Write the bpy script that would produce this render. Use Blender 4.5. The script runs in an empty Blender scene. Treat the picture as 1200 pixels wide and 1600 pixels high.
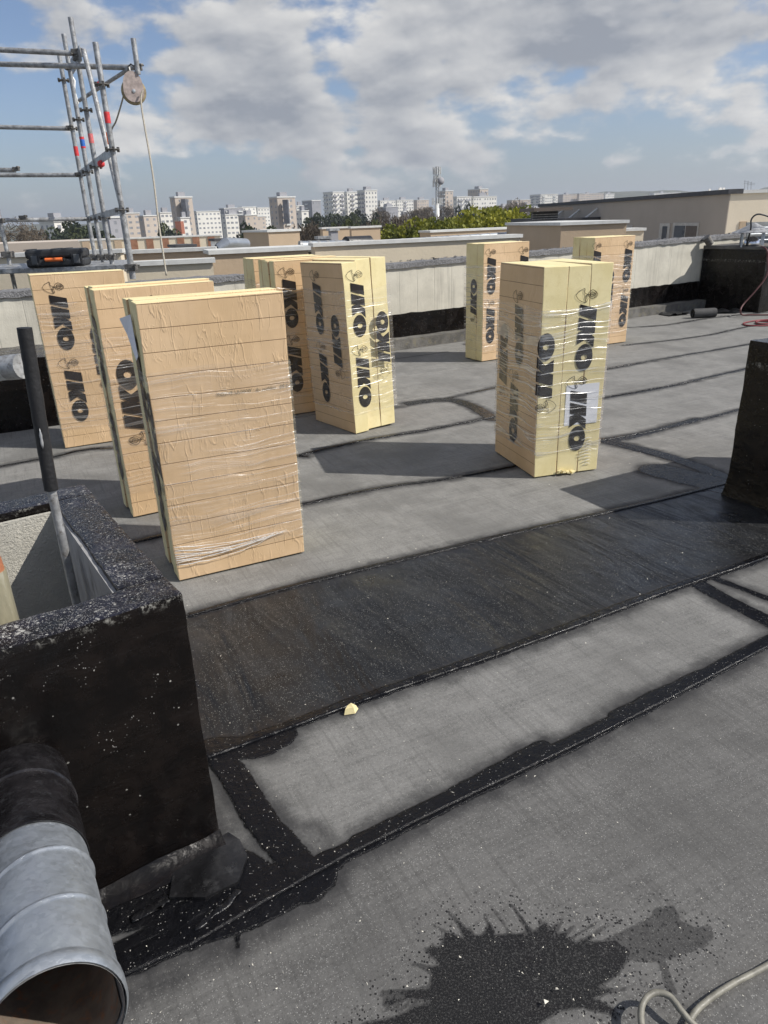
import bpy, math, random
import numpy as np
from mathutils import Vector, Matrix, noise as mnoise
random.seed(7); np.random.seed(7)
sc = bpy.context.scene
col = sc.collection
R_ = math.radians
# ------------------------------------------------------------ camera
F, PITCH, ROLL, CH = 1109.0, .390707, -.0359791, 1.46907
cp, sp, cr, sr = math.cos(PITCH), math.sin(PITCH), math.cos(ROLL), math.sin(ROLL)
FW = Vector((0, cp, -sp)); U0 = Vector((0, sp, cp)); R0 = Vector((1, 0, 0))
RT = cr*R0 + sr*U0; UP = -sr*R0 + cr*U0
CAM = Vector((0, 0, CH))
cam = bpy.data.cameras.new('camera'); co = bpy.data.objects.new('camera', cam); col.objects.link(co)
co.matrix_world = Matrix(((RT.x, UP.x, -FW.x, 0), (RT.y, UP.y, -FW.y, 0), (RT.z, UP.z, -FW.z, CH), (0, 0, 0, 1)))
cam.sensor_fit = 'HORIZONTAL'; cam.sensor_width = 36; cam.lens = F/1200*36; cam.clip_start = .05; cam.clip_end = 9000
sc.camera = co
# ------------------------------------------------------------ sun, sky, exposure
SUNEL = R_(43); sun_az = Vector((.982, -.19, 0)).normalized()
sunv = Vector((sun_az.x*math.cos(SUNEL), sun_az.y*math.cos(SUNEL), math.sin(SUNEL)))
sl = bpy.data.lights.new('sun', 'SUN'); sl.energy = 5.0; sl.angle = R_(.53); sl.color = (1, .955, .885)
so = bpy.data.objects.new('sun', sl); col.objects.link(so); so.rotation_euler = sunv.to_track_quat('Z', 'Y').to_euler()
sc.view_settings.view_transform = 'Standard'; sc.view_settings.look = 'None'
sc.view_settings.gamma = 1; sc.view_settings.use_curve_mapping = False; sc.view_settings.exposure = 0
sc.render.engine = 'CYCLES'
sc.cycles.transparent_max_bounces = 24; sc.cycles.max_bounces = 6; sc.cycles.use_denoising = True

def ray(x, y):
    return FW + RT*((x-600)/F) - UP*((y-800)/F)
def G(x, y, z=0):
    d = ray(x, y); return CAM + d*((z-CH)/d.z)
def P(x, y, Y):
    d = ray(x, y); return CAM + d*(Y/d.y)
def proj(X):
    d = Vector(X)-CAM; z = d.dot(FW); return 600+F*d.dot(RT)/z, 800-F*d.dot(UP)/z

# ---- node helper
class N:
    def __init__(s, nt): s.nt = nt; s.nt.nodes.clear()
    def a(s, t, ins=None, **kw):
        n = s.nt.nodes.new('ShaderNode'+t)
        for k, v in kw.items(): setattr(n, k, v)
        for k, v in (ins or {}).items():
            if isinstance(v, bpy.types.NodeSocket): s.nt.links.new(v, n.inputs[k])
            else: n.inputs[k].default_value = v
        return n
    def m(s, op, a, b=0.0, c=0.0, clamp=False):
        n = s.a('Math', {0: a, 1: b, 2: c}, operation=op); n.use_clamp = clamp; return n.outputs[0]
    def v(s, op, a, b=(0, 0, 0)):
        n = s.a('VectorMath', {0: a, 1: b}, operation=op)
        return n.outputs['Value'] if op in ('LENGTH', 'DOT_PRODUCT', 'DISTANCE') else n.outputs[0]
    def ss(s, x, lo, hi, a=0.0, b=1.0):
        return s.a('MapRange', {0: x, 1: lo, 2: hi, 3: a, 4: b}, interpolation_type='SMOOTHSTEP').outputs[0]
    def mix(s, f, a, b, bt='MIX'):
        n = s.a('Mix', data_type='RGBA', blend_type=bt)
        for k, v in ((0, f), (6, a), (7, b)):
            if isinstance(v, bpy.types.NodeSocket): s.nt.links.new(v, n.inputs[k])
            else: n.inputs[k].default_value = v if k == 0 else (*v, 1)
        return n.outputs[2]
    def noise(s, vec, scale, detail=4, rough=.55, dist=0.0):
        return s.a('TexNoise', {'Vector': vec, 'Scale': scale, 'Detail': detail, 'Roughness': rough, 'Distortion': dist}).outputs[0]
    def map(s, vec, sc=(1, 1, 1), rot=(0, 0, 0), loc=(0, 0, 0)):
        return s.a('Mapping', {0: vec, 1: loc, 2: rot, 3: sc}).outputs[0]
    def bump(s, h, d=.01, st=1.0, nrm=None):
        i = {'Height': h, 'Distance': d, 'Strength': st}
        if nrm is not None: i['Normal'] = nrm
        return s.a('Bump', i).outputs[0]
    def obj(s): return s.a('TexCoord').outputs['Object']
    def out(s, sh, world=False):
        o = s.a('OutputWorld' if world else 'OutputMaterial'); s.nt.links.new(sh, o.inputs[0])
def newmat(name):
    m = bpy.data.materials.new(name); m.use_nodes = True; return m, N(m.node_tree)
def pbsdf(n, colr, rough=.6, metal=0.0, nrm=None, **kw):
    i = {'Base Color': colr if isinstance(colr, bpy.types.NodeSocket) else (*colr, 1), 'Roughness': rough, 'Metallic': metal}
    if nrm is not None: i['Normal'] = nrm
    i.update(kw)
    return n.a('BsdfPrincipled', i).outputs[0]
def simple(name, c, rough=.6, metal=0.0, var=.18, scale=6.0, bump=0.0, bscale=40, stretch=(1, 1, 1), dirt=None):
    m, n = newmat(name); v = n.map(n.obj(), stretch)
    f = n.noise(v, scale, 6, .6)
    lo = tuple(x*(1-var) for x in c); hi = tuple(min(1, x*(1+var)) for x in c)
    cc = n.mix(n.ss(f, .3, .7), lo, hi)
    if dirt: cc = n.mix(n.ss(n.noise(v, scale*2.7, 8, .7), .5, .72), cc, dirt)
    nr = n.bump(n.noise(v, bscale, 5, .6), bump) if bump else None
    rr = n.ss(n.noise(v, scale*1.9, 4), .3, .7, max(.02, rough-.08), min(1, rough+.1))
    n.out(pbsdf(n, cc, rr, metal, nr)); return m

# ---- sky
SKS = .1
HAZE = .00022
w = bpy.data.worlds.new('World'); sc.world = w; w.use_nodes = True
n = N(w.node_tree)
sky = n.a('TexSky', sky_type='NISHITA', sun_disc=False, sun_elevation=SUNEL, sun_rotation=R_(101), altitude=80, air_density=1.0, dust_density=1.1, ozone_density=1.5).outputs[0]
D = n.v('NORMALIZE', n.a('TexCoord').outputs['Generated'])
q = n.v('MULTIPLY', D, (1, 1, 2.1))
blobs = [  # px, py, rx, ry, weight
 (620, -30, 400, 150, 1.05), (860, 30, 180, 90, .55), (180, 20, 190, 85, .6), (420, 80, 130, 75, .4), (60, 85, 70, 45, .35),
 (390, 165, 120, 60, .55), (610, 172, 110, 50, .55), (470, 215, 190, 42, .35), (890, 162, 66, 40, .55), (1080, 80, 170, 60, .6), (1180, 25, 120, 50, .5),
 (1180, 150, 50, 32, .55), (1102, 193, 42, 18, .5), (640, 246, 38, 16, .45), (735, 240, 50, 20, .35), (170, 225, 160, 40, .34), (1000, 200, 50, 30, .25),
 (845, 218, 30, 14, .3), (1190, 216, 40, 12, .35), (1125, 238, 20, 8, .3), (480, 275, 50, 12, .35), (350, 285, 40, 10, .3), (975, 252, 24, 8, .25), (700, 150, 90, 30, .3),
 (520, 75, 45, 50, -.55), (20, 20, 40, 40, -.35), (780, 215, 90, 30, -.25), (1010, 25, 50, 50, -.15), (300, 240, 60, 20, -.1)]
def dens(off):
    dd = n.v('NORMALIZE', n.v('ADD', D, off)) if off else D
    tot = None
    for px, py, rx, ry, wt in blobs:
        c = ray(px, py).normalized()
        sx = 1/(rx/F*c.dot(FW)); sy = 1/(ry/F)
        df = n.v('SUBTRACT', dd, tuple(c))
        df = n.v('MULTIPLY', df, (sx, sx*.35, sy))
        l2 = n.v('DOT_PRODUCT', df, df)
        e = n.m('MULTIPLY', n.m('EXPONENT', n.m('MULTIPLY', l2, -1.0)), wt)
        tot = e if tot is None else n.m('ADD', tot, e)
    return tot
B0 = dens(None)
def nz(off):
    qq = n.v('ADD', q, off) if off else q
    a = n.noise(qq, 5.0, 9, .50, .05); b = n.noise(qq, 19, 7, .52, .0)
    return n.m('ADD', n.m('MULTIPLY', a, 1.0), n.m('MULTIPLY', b, .42))
N0 = nz(None); N1 = nz((.016, .0, .022)); N2 = nz((.004, 0, .012))
# above the frame the broken cloud deck simply goes on
zc = n.a('SeparateXYZ', {0: D}).outputs[2]
Bf = n.m('ADD', B0, n.ss(zc, .2, .45, 0, .52))
dn = n.m('ADD', n.m('MULTIPLY', n.m('SUBTRACT', N0, .71), 3.4), n.m('MULTIPLY', Bf, .77))
cov = n.ss(dn, .20, .66)
relief = n.m('MULTIPLY', n.m('SUBTRACT', N0, N1), 1.8)
relief2 = n.m('MULTIPLY', n.m('SUBTRACT', N0, N2), 1.4)
thick = n.ss(dn, .45, 1.5); bigs = n.noise(q, 3.1, 3, .5)
lit = n.m('ADD', n.m('SUBTRACT', n.m('ADD', .55, n.m('ADD', relief, relief2)), n.m('MULTIPLY', thick, .40)), n.m('MULTIPLY', n.m('SUBTRACT', bigs, .5), 1.3), clamp=True)
ccol = n.mix(lit, (.31, .335, .385), (.80, .79, .77))
skyl = n.v('MULTIPLY', sky, (SKS*.98, SKS*1.0, SKS*1.13))
hz = n.ss(zc, 0.0, .16)
skyl = n.mix(n.m('MULTIPLY', n.m('SUBTRACT', 1.0, hz), .45), skyl, (.30, .37, .47))
cov = n.m('MULTIPLY', cov, n.ss(zc, .0, .07, .25, .97))
fin = n.mix(cov, skyl, ccol)
n.out(n.a('Background', {'Color': fin, 'Strength': 1.0}).outputs[0], True)

# ------------------------------------------------------------ mesh builder
class MB:
    def __init__(s): s.v = []; s.f = []; s.mi = []; s.cur = 0
    def add(s, vs, fs):
        b = len(s.v); s.v += [tuple(x) for x in vs]; s.f += [tuple(b+i for i in f) for f in fs]; s.mi += [s.cur]*len(fs); return s
    def box(s, o, a, b, c):
        o, a, b, c = map(Vector, (o, a, b, c))
        if a.cross(b).dot(c) < 0: a, b = b, a
        vs = [o, o+a, o+a+b, o+b, o+c, o+a+c, o+a+b+c, o+b+c]
        return s.add(vs, [(0, 3, 2, 1), (4, 5, 6, 7), (0, 1, 5, 4), (1, 2, 6, 5), (2, 3, 7, 6), (3, 0, 4, 7)])
    def cbox(s, c, sx, sy, sz, ang=0):
        a = Vector((math.cos(ang), math.sin(ang), 0)); b = Vector((-a.y, a.x, 0)); c = Vector(c)
        return s.box(c-a*sx/2-b*sy/2-Vector((0, 0, sz/2)), a*sx, b*sy, Vector((0, 0, sz)))
    def tube(s, pts, r, k=10, cap=True, hollow=False):
        pts = [Vector(p) for p in pts]; rr = r if isinstance(r, (list, tuple)) else [r]*len(pts)
        vs = []; t0 = (pts[1]-pts[0]).normalized()
        x = t0.orthogonal().normalized()
        for i, p in enumerate(pts):
            t = (pts[min(i+1, len(pts)-1)]-pts[max(i-1, 0)]).normalized()
            x = (x-t*x.dot(t)).normalized(); y = t.cross(x)
            for j in range(k):
                a = 2*math.pi*j/k; vs.append(p+x*math.cos(a)*rr[i]+y*math.sin(a)*rr[i])
        fs = [(i*k+j, i*k+(j+1) % k, (i+1)*k+(j+1) % k, (i+1)*k+j) for i in range(len(pts)-1) for j in range(k)]
        if cap and not hollow:
            fs += [tuple(range(k-1, -1, -1)), tuple(range((len(pts)-1)*k, len(pts)*k))]
        return s.add(vs, fs)
    def lathe(s, prof, o=(0, 0, 0), k=24, ax=None):
        o = Vector(o); ax = Vector(ax or (0, 0, 1)).normalized(); x = ax.orthogonal().normalized(); y = ax.cross(x); vs = []
        for r, h in prof:
            for j in range(k):
                a = 2*math.pi*j/k; vs.append(o+ax*h+(x*math.cos(a)+y*math.sin(a))*r)
        return s.add(vs, [(i*k+j, i*k+(j+1) % k, (i+1)*k+(j+1) % k, (i+1)*k+j) for i in range(len(prof)-1) for j in range(k)])
    def build(s, name, mats, parent=None, smooth=False, bevel=0.0, auto=False):
        me = bpy.data.meshes.new(name); me.from_pydata(s.v, [], s.f); me.update()
        if not isinstance(mats, (list, tuple)): mats = [mats]
        for m in mats: me.materials.append(m)
        if len(mats) > 1: me.polygons.foreach_set('material_index', s.mi)
        o = bpy.data.objects.new(name, me); col.objects.link(o)
        if parent: o.parent = parent
        if smooth: me.polygons.foreach_set('use_smooth', [True]*len(me.polygons))
        if auto: me.set_sharp_from_angle(angle=R_(40))
        if bevel:
            md = o.modifiers.new('b', 'BEVEL'); md.width = bevel; md.segments = 2; md.limit_method = 'ANGLE'
        return o
def tag(o, label=None, cat=None, group=None, kind=None):
    for k, v in (('label', label), ('category', cat), ('group', group), ('kind', kind)):
        if v: o[k] = v
    return o
def empty(name, loc=(0, 0, 0), rz=0):
    o = bpy.data.objects.new(name, None); o.location = loc; o.rotation_euler = (0, 0, rz); o.empty_display_size = .1
    col.objects.link(o); return o
def smooth_path(pts, k=8):
    out = []; n_ = len(pts); pts = [Vector(p) for p in pts]
    for i in range(n_-1):
        p0, p1, p2, p3 = pts[max(i-1, 0)], pts[i], pts[i+1], pts[min(i+2, n_-1)]
        for j in range(k):
            t = j/k
            out.append(.5*((2*p1)+(-p0+p2)*t+(2*p0-5*p1+4*p2-p3)*t*t+(-p0+3*p1-3*p2+p3)*t**3))
    out.append(pts[-1]); return out
def roughen(o, amp, scale=8, seed=0):
    me = o.data
    for v in me.vertices:
        v.co += mnoise.noise_vector(v.co*scale+Vector((seed, 0, 0)))*amp

# ------------------------------------------------------------ materials
def specks(n, O, scale, keep, size=.3):
    vo = n.a('TexVoronoi', {'Vector': O, 'Scale': scale}); cr = n.a('SeparateXYZ', {0: vo.outputs['Color']}).outputs[0]
    return n.m('MULTIPLY', n.m('LESS_THAN', vo.outputs['Distance'], n.m('MULTIPLY', cr, size*1.6)), n.m('GREATER_THAN', cr, 1-keep))
def mat_sheet(name, base, dark):
    m, n = newmat(name); O = n.obj()
    uv = n.map(O, (1, 1, 1), (0, 0, -TH))
    lat = n.map(uv, (2.2, 62, 1)); lat2 = n.map(uv, (70, 3.2, 1))
    g1 = n.noise(lat, 1.0, 3, .6); g2 = n.noise(lat2, 1.0, 3, .6)
    fine = n.noise(O, 300, 4, .85); mid = n.noise(O, 7, 12, .74); big = n.noise(O, 1.7, 5, .6)
    t = n.a('Attribute', attribute_name='tar').outputs['Fac']
    st = n.a('Attribute', attribute_name='stain').outputs['Fac']
    sh = n.a('Attribute', attribute_name='shade').outputs['Fac']
    lo = tuple(x*.80 for x in base); hi = tuple(x*1.35 for x in base)
    c = n.mix(n.ss(mid, .28, .74), lo, hi); f2 = n.noise(O, 120, 5, .85); c = n.mix(n.ss(f2, .5, .68, 0, .6), c, tuple(x*1.6 for x in base)); c = n.mix(n.ss(f2, .5, .33, 0, .6), c, tuple(x*.4 for x in base)); c = n.mix(n.m('MULTIPLY', specks(n, O, 380, .10, .32), .5), c, (.42, .42, .40))
    c = n.mix(n.m('MULTIPLY', n.ss(g1, .40, .66), .38), c, tuple(x*1.45 for x in base))
    c = n.mix(n.m('MULTIPLY', n.ss(g2, .5, .70), .42), c, tuple(x*.6 for x in base))
    c = n.mix(n.m('MULTIPLY', n.ss(big, .45, .68), .6), c, tuple(x*.66 for x in base))
    c = n.mix(n.m('MULTIPLY', n.ss(fine, .55, .78), .55), c, tuple(x*1.9 for x in base))
    c = n.mix(n.m('MULTIPLY', n.ss(fine, .45, .25), .5), c, tuple(x*.45 for x in base))
    # darker smears from the brush beside the tar
    sm = n.m('ADD', t, n.m('MULTIPLY', n.m('SUBTRACT', n.noise(uv, 9, 8, .7), .5), .12))
    w5 = n.noise(n.map(uv, (6, 17, 1)), 1.0, 9, .78); c = n.mix(n.ss(w5, .58, .70, 0, .5), c, tuple(x*.45 for x in base)); w6 = n.noise(n.map(O, (5, 5, 1), (0, 0, .3), (3, 1, 0)), 1.0, 10, .8); c = n.mix(n.ss(w6, .60, .68, 0, .40), c, tuple(x*1.6 for x in base)); c = n.mix(n.ss(sm, -.07, .01, 0, .82), c, (.014, .014, .016))
    edge = n.m('ADD', n.m('MULTIPLY', n.m('SUBTRACT', n.noise(n.map(uv, (20, 60, 1)), 1.0, 9, .75), .5), .020), n.m('MULTIPLY', n.m('SUBTRACT', n.noise(n.map(uv, (6, 9, 1)), 1.0, 3, .6), .5), .022))
    mk = n.ss(n.m('ADD', t, edge), -.0015, .0015)
    sk = n.ss(n.m('ADD', st, n.m('MULTIPLY', n.m('SUBTRACT', n.noise(O, 75, 8, .75), .5), .016)), -.002, .002)
    nn1 = n.m('MULTIPLY', n.m('SUBTRACT', n.noise(O, 75, 9, .8), .5), .011); nn2 = n.m('MULTIPLY', n.m('SUBTRACT', n.noise(O, 26, 5, .7), .5), .03); st1 = n.m('ADD', st, n.m('ADD', nn1, n.m('MULTIPLY', nn2, n.ss(st, .003, .008)))); sk = n.m('ADD', n.ss(st1, -.002, .0012, 0, .62), n.ss(st1, .0024, .0045, 0, .38)); sk = n.m('MAXIMUM', sk, n.m('MULTIPLY', specks(n, O, 190, .16, .36), n.ss(st, -.06, -.012)))
    sk = n.m('MULTIPLY', sk, n.ss(n.noise(O, 260, 4, .8), .36, .5, .5, 1.0))
    tarc = n.mix(n.ss(n.noise(O, 26, 8, .7), .55, .78), (.0035, .0035, .0045), (.012, .012, .015))
    tarc = n.mix(specks(n, O, 420, .012, .3), tarc, (.36, .35, .33))
    c = n.mix(n.m('MULTIPLY', sk, .95), c, (.008, .008, .009))
    c = n.mix(mk, c, tarc)
    if dark:
        # scuffs and dust dragged over the smooth black sheet
        du = n.noise(O, 2.6, 10, .68, .4)
        sc1 = n.noise(n.map(uv, (2.2, 60, 1)), 1.4, 9, .75)
        sc2 = n.noise(n.map(O, (14, 45, 1), (0, 0, 1.0)), 1.0, 10, .8)
        f = n.m('MULTIPLY', n.ss(du, .47, .74), .62)
        c2 = n.mix(f, c, (.036, .041, .047))
        c2 = n.mix(n.m('MULTIPLY', n.ss(sc1, .60, .74), .28), c2, (.16, .155, .145))
        c2 = n.mix(n.m('MULTIPLY', n.ss(sc2, .68, .78), .5), c2, (.25, .25, .24))
        c2 = n.mix(specks(n, O, 330, .010, .3), c2, (.34, .34, .31)); c2 = n.mix(n.ss(n.noise(n.map(O, (9, 30, 1), (0, 0, .9)), 1.0, 12, .82), .61, .69, 0, .4), c2, (.17, .175, .18))
        c = n.mix(n.m('SUBTRACT', 1.0, mk), c, c2)
    rgh = n.ss(n.noise(O, 7, 5, .6), .3, .7, .27, .46) if dark else n.ss(mid, .3, .7, .72, .9)
    rt = n.ss(n.noise(O, 15, 6, .7), .3, .72, .12, .36)
    rg = n.m('ADD', n.m('MULTIPLY', rgh, n.m('SUBTRACT', 1.0, mk)), n.m('MULTIPLY', rt, mk))
    rg = n.m('SUBTRACT', rg, n.m('MULTIPLY', sk, .34))
    h = n.m('ADD', n.m('MULTIPLY', n.ss(n.m('ADD', t, edge), -.004, .006), .8), n.m('MULTIPLY', n.m('MULTIPLY', mk, n.noise(O, 32, 6, .6)), 1.1))
    nb = n.bump(h, .005, .9)
    tex = n.m('ADD', n.m('MULTIPLY', fine, .55 if not dark else .25), n.m('MULTIPLY', g1, .3))
    if dark: tex = n.m('ADD', tex, n.m('MULTIPLY', n.noise(n.map(uv, (60, 12, 1)), 1.0, 5, .6), .5))
    nb = n.bump(tex, .0022, .85, nb)
    if dark: nb = n.bump(n.noise(n.map(uv, (5.5, 1.3, 1)), 1.0, 3, .5, .5), .055, .7, nb)
    else: nb = n.bump(n.noise(n.map(uv, (4, 1.5, 1)), 1.0, 3, .5), .012, .5, nb)
    n.out(pbsdf(n, c, rg, 0.0, nb, **{'Specular IOR Level': n.m('MULTIPLY', n.ss(mk, 0, 1, .33 if dark else .3, .26), n.m('SUBTRACT', 1.0, n.m('MULTIPLY', sk, .55)))})); return m
TH = R_(26.5)
M = {}
M['sheet'] = mat_sheet('slate_felt', (.185, .182, .172), False)
M['sheetn'] = mat_sheet('dark_slate_felt', (.110, .108, .104), False)
M['sheetm'] = mat_sheet('mid_slate_felt', (.162, .160, .153), False)
M['dsheet'] = mat_sheet('smooth_bitumen', (.0115, .012, .013), True)
def specks(n, O, scale, keep, size=.3):
    vo = n.a('TexVoronoi', {'Vector': O, 'Scale': scale}); cr = n.a('SeparateXYZ', {0: vo.outputs['Color']}).outputs[0]
    return n.m('MULTIPLY', n.m('LESS_THAN', vo.outputs['Distance'], n.m('MULTIPLY', cr, size*1.6)), n.m('GREATER_THAN', cr, 1-keep))
def mat_coat(name, spec, brown=(.0085, .0058, .0048), top=False):
    m, n = newmat(name); O = n.obj()
    a = n.noise(O, 9, 9, .72, .3); b = n.noise(O, 60, 6, .75)
    c = n.mix(n.ss(a, .35, .7), (.0035, .003, .003), brown)
    if top: c = n.mix(n.ss(a, .4, .7), c, (.010, .011, .024))
    dust = n.ss(n.noise(O, 4.5, 7, .75), .50, .64)
    sp_ = n.m('MULTIPLY', specks(n, O, 360, .42 if top else .05, .3), n.ss(dust, 0, 1, .4, 1) if top else n.ss(dust, .3, 1, .0, .8))  # pale specks: chalk grit, and specular glints painted into the colour
    c = n.mix(sp_, c, (.40, .39, .37))
    c = n.mix(n.m('MULTIPLY', specks(n, O, 190, .06 if top else .003, .3), n.ss(dust, 0, 1, .4, .9)), c, (.50, .49, .45))
    if top: c = n.mix(n.m('MULTIPLY', n.ss(n.noise(O, 38, 9, .85), .56, .60), dust), c, (.50, .49, .45))
    scr = n.noise(n.map(O, (30, 30, 4), (.4, .5, .3)), 1.0, 10, .85)
    c = n.mix(n.ss(scr, .68, .73, 0, .55), c, (.14, .13, .12))
    br_ = n.noise(n.map(O, (5, 5, 22), (.25, .2, .3)), 1.0, 5, .6, .6); nb = n.bump(n.noise(O, 6, 4, .5), .02, .5); nb = n.bump(br_, .006, .6, nb) if not top else n.bump(n.noise(O, 14, 6, .6), .010, .7, nb)
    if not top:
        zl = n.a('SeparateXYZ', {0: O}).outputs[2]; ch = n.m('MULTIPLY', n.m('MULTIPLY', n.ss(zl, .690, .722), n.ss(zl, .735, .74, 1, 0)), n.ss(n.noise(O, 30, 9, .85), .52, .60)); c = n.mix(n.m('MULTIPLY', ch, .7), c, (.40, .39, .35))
    nb = n.bump(b, .003, .35 if not top else .8, nb)
    n.out(pbsdf(n, c, n.ss(a, .3, .7, .12, .38), 0.0, nb, **{'Specular IOR Level': .30 if not top else .36})); return m
M['coat'] = mat_coat('bitumen_coat', .22)
M['tar'] = simple('glossy_tar', (.006, .006, .007), .28, var=.4, scale=30, bump=.004, bscale=60)
M['coattop'] = mat_coat('bitumen_coat_top', .45, top=True)
def mat_face():
    m, n = newmat('kraft_facing'); O = n.obj()
    g = n.a('TexCoord').outputs['UV']
    v1 = n.noise(n.map(g, (14, 3.2, 1)), 1.0, 3, .5, .25)
    ridge = n.m('MULTIPLY', n.ss(n.m('ABSOLUTE', n.m('SUBTRACT', v1, .5)), .0, .03, 1, 0), n.ss(n.noise(g, 7, 2), .42, .56))
    v2 = n.noise(n.map(g, (42, 9, 1)), 1.0, 2, .5, .2)
    r2 = n.m('MULTIPLY', n.ss(n.m('ABSOLUTE', n.m('SUBTRACT', v2, .5)), .0, .03, 1, 0), n.ss(n.noise(g, 4.5, 2), .45, .6))
    v3 = n.noise(n.map(g, (3, 30, 1)), 1.0, 2, .5)
    z = n.a('SeparateXYZ', {0: g}).outputs[1]
    zz = n.m('ADD', z, n.m('MULTIPLY', n.m('SUBTRACT', n.noise(g, 2.2, 2), .5), .006))
    fr = n.m('ABSOLUTE', n.m('SUBTRACT', n.m('FRACT', n.m('DIVIDE', zz, .0925)), .5))
    ln = n.ss(fr, .479, .489)
    br = n.noise(g, 3, 6, .6)
    c = n.mix(n.ss(br, .3, .7), (.60, .42, .238), (.70, .505, .308))
    c = n.mix(n.m('MULTIPLY', n.noise(n.map(g, (260, 5, 1)), 1.0, 2), .22), c, (.45, .29, .15))
    c = n.mix(n.m('MULTIPLY', ln, .93), c, (.17, .09, .035))
    h = n.m('ADD', n.m('ADD', n.m('MULTIPLY', ridge, .9), n.m('MULTIPLY', r2, .5)), n.m('SUBTRACT', n.m('MULTIPLY', v3, .25), n.m('MULTIPLY', ln, .5)))
    nb = n.bump(h, .0021, .65)
    nb = n.bump(n.noise(n.map(g, (5, 2, 1)), 1.0, 3), .015, .5, nb)
    n.out(pbsdf(n, c, .52, 0.0, nb)); return m
M['face'] = mat_face()
def mat_foam():
    m, n = newmat('yellow_foam'); O = n.obj()
    c = n.mix(n.ss(n.noise(O, 5, 6, .6), .3, .7), (.74, .635, .33), (.83, .73, .43))
    c = n.mix(n.m('MULTIPLY', n.ss(n.noise(O, 30, 6, .7), .5, .72), .35), c, (.60, .48, .22))
    n.out(pbsdf(n, c, .85, 0.0, n.bump(n.noise(O, 180, 4, .7), .002, .6))); return m
M['foam'] = mat_foam()
def mat_film(name, amt=1.0, sc_=1.0):
    m, n = newmat(name); g = n.a('TexCoord').outputs['UV']
    warp = n.noise(n.map(g, (2.2, 2.2, 1)), 1.0, 2, .5)
    gy = n.v('ADD', g, n.a('CombineXYZ', {1: n.m('MULTIPLY', warp, .10)}).outputs[0])
    w1 = n.noise(n.map(gy, (.7, 20*sc_, 1), (0, 0, .07)), 1.0, 1.5, .5)
    w2 = n.noise(n.map(gy, (1.2, 58*sc_, 1), (0, 0, -.06)), 1.0, 1.5, .5)
    r1 = n.ss(n.m('ABSOLUTE', n.m('SUBTRACT', w1, .5)), 0, .034, 1, 0)
    r2 = n.ss(n.m('ABSOLUTE', n.m('SUBTRACT', w2, .52)), 0, .034, 1, 0)
    pat = n.ss(n.noise(g, 4, 3), .42, .62); pat1 = n.ss(n.noise(g, 3.1, 3), .34, .58, .35, 1)
    h = n.m('ADD', n.m('ADD', n.m('MULTIPLY', r1, .6), n.m('MULTIPLY', n.m('MULTIPLY', r2, pat), .4)), n.m('MULTIPLY', w1, 1.2))
    nb = n.bump(n.noise(g, 5, 2, .5), .03, .8); nb = n.bump(h, .0035, .9, nb)
    glos = n.a('BsdfGlossy', {'Color': (1, 1, 1, 1), 'Roughness': .30, 'Normal': nb}).outputs[0]
    dif = n.a('BsdfDiffuse', {'Color': (.82, .82, .80, 1)}).outputs[0]; trl = n.a('BsdfTranslucent', {'Color': (.82, .82, .80, 1)}).outputs[0]
    body_ = n.a('MixShader', {0: .35, 1: dif, 2: trl}).outputs[0]
    tr = n.a('BsdfTransparent', {'Color': (.985, .985, .985, 1)}).outputs[0]
    body = n.m('ADD', .028*amt, n.m('MULTIPLY', n.m('ADD', n.m('MULTIPLY', n.m('MULTIPLY', r1, pat1), .24), n.m('MULTIPLY', n.m('MULTIPLY', r2, pat), .17)), amt), clamp=True)
    s1 = n.a('MixShader', {0: body, 1: tr, 2: body_}).outputs[0]
    gl = n.m('ADD', .035+.025*amt, n.m('MULTIPLY', n.m('MULTIPLY', r1, pat1), .10*amt), clamp=True)
    n.out(n.a('MixShader', {0: gl, 1: s1, 2: glos}).outputs[0]); return m
M['film'] = mat_film('stretch_film', .8); M['filmh'] = mat_film('creased_stretch_film', 1.9, .85)
M['ink'] = simple('dark_brown_ink', (.010, .007, .006), .4, var=.2)
M['paper'] = simple('white_paper', (.78, .79, .82), .7, var=.04)
def mat_conc(name, c, streak=.5, dark=(.16, .15, .13), boards=1, rough=.006):
    m, n = newmat(name); O = n.obj()
    a = n.noise(O, 3.2, 8, .65); s = n.noise(n.map(O, (9, 9, .5)), 1.0, 6, .65); p_ = n.noise(O, 55, 4, .7)
    cc = n.mix(n.ss(a, .3, .7), tuple(x*.86 for x in c), tuple(min(1, x*1.1) for x in c))
    cc = n.mix(n.m('MULTIPLY', n.ss(s, .52, .72), streak), cc, dark)
    cc = n.mix(n.ss(p_, .70, .74, 0, .5), cc, (.12, .10, .08))
    x = n.a('SeparateXYZ', {0: n.map(O, (1, 1, 1), (0, 0, -R_(31)))}).outputs[0]
    bd = n.m('MULTIPLY', n.ss(n.m('ABSOLUTE', n.m('SUBTRACT', n.m('FRACT', n.m('MULTIPLY', x, 1/.22)), .5)), .475, .49), float(boards))
    cc = n.mix(n.m('MULTIPLY', bd, .25), cc, tuple(x_*.5 for x_ in c))
    h = n.m('ADD', n.m('MULTIPLY', p_, .5), n.m('ADD', n.m('MULTIPLY', s, .6), n.m('MULTIPLY', bd, -.5)))
    n.out(pbsdf(n, cc, .85, 0.0, n.bump(h if boards else n.m('ADD', h, n.noise(O, 120, 4, .8)), rough, .9 if not boards else .7))); return m
M['conc'] = mat_conc('board_marked_concrete', (.56, .535, .455), .35)
M['block'] = mat_conc('rough_block', (.60, .575, .50), .10, boards=0, rough=.012)
M['grit'] = simple('grey_mineral_felt', (.23, .23, .235), .9, var=.35, scale=45, bump=.02, bscale=90, dirt=(.05, .05, .055))
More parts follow.
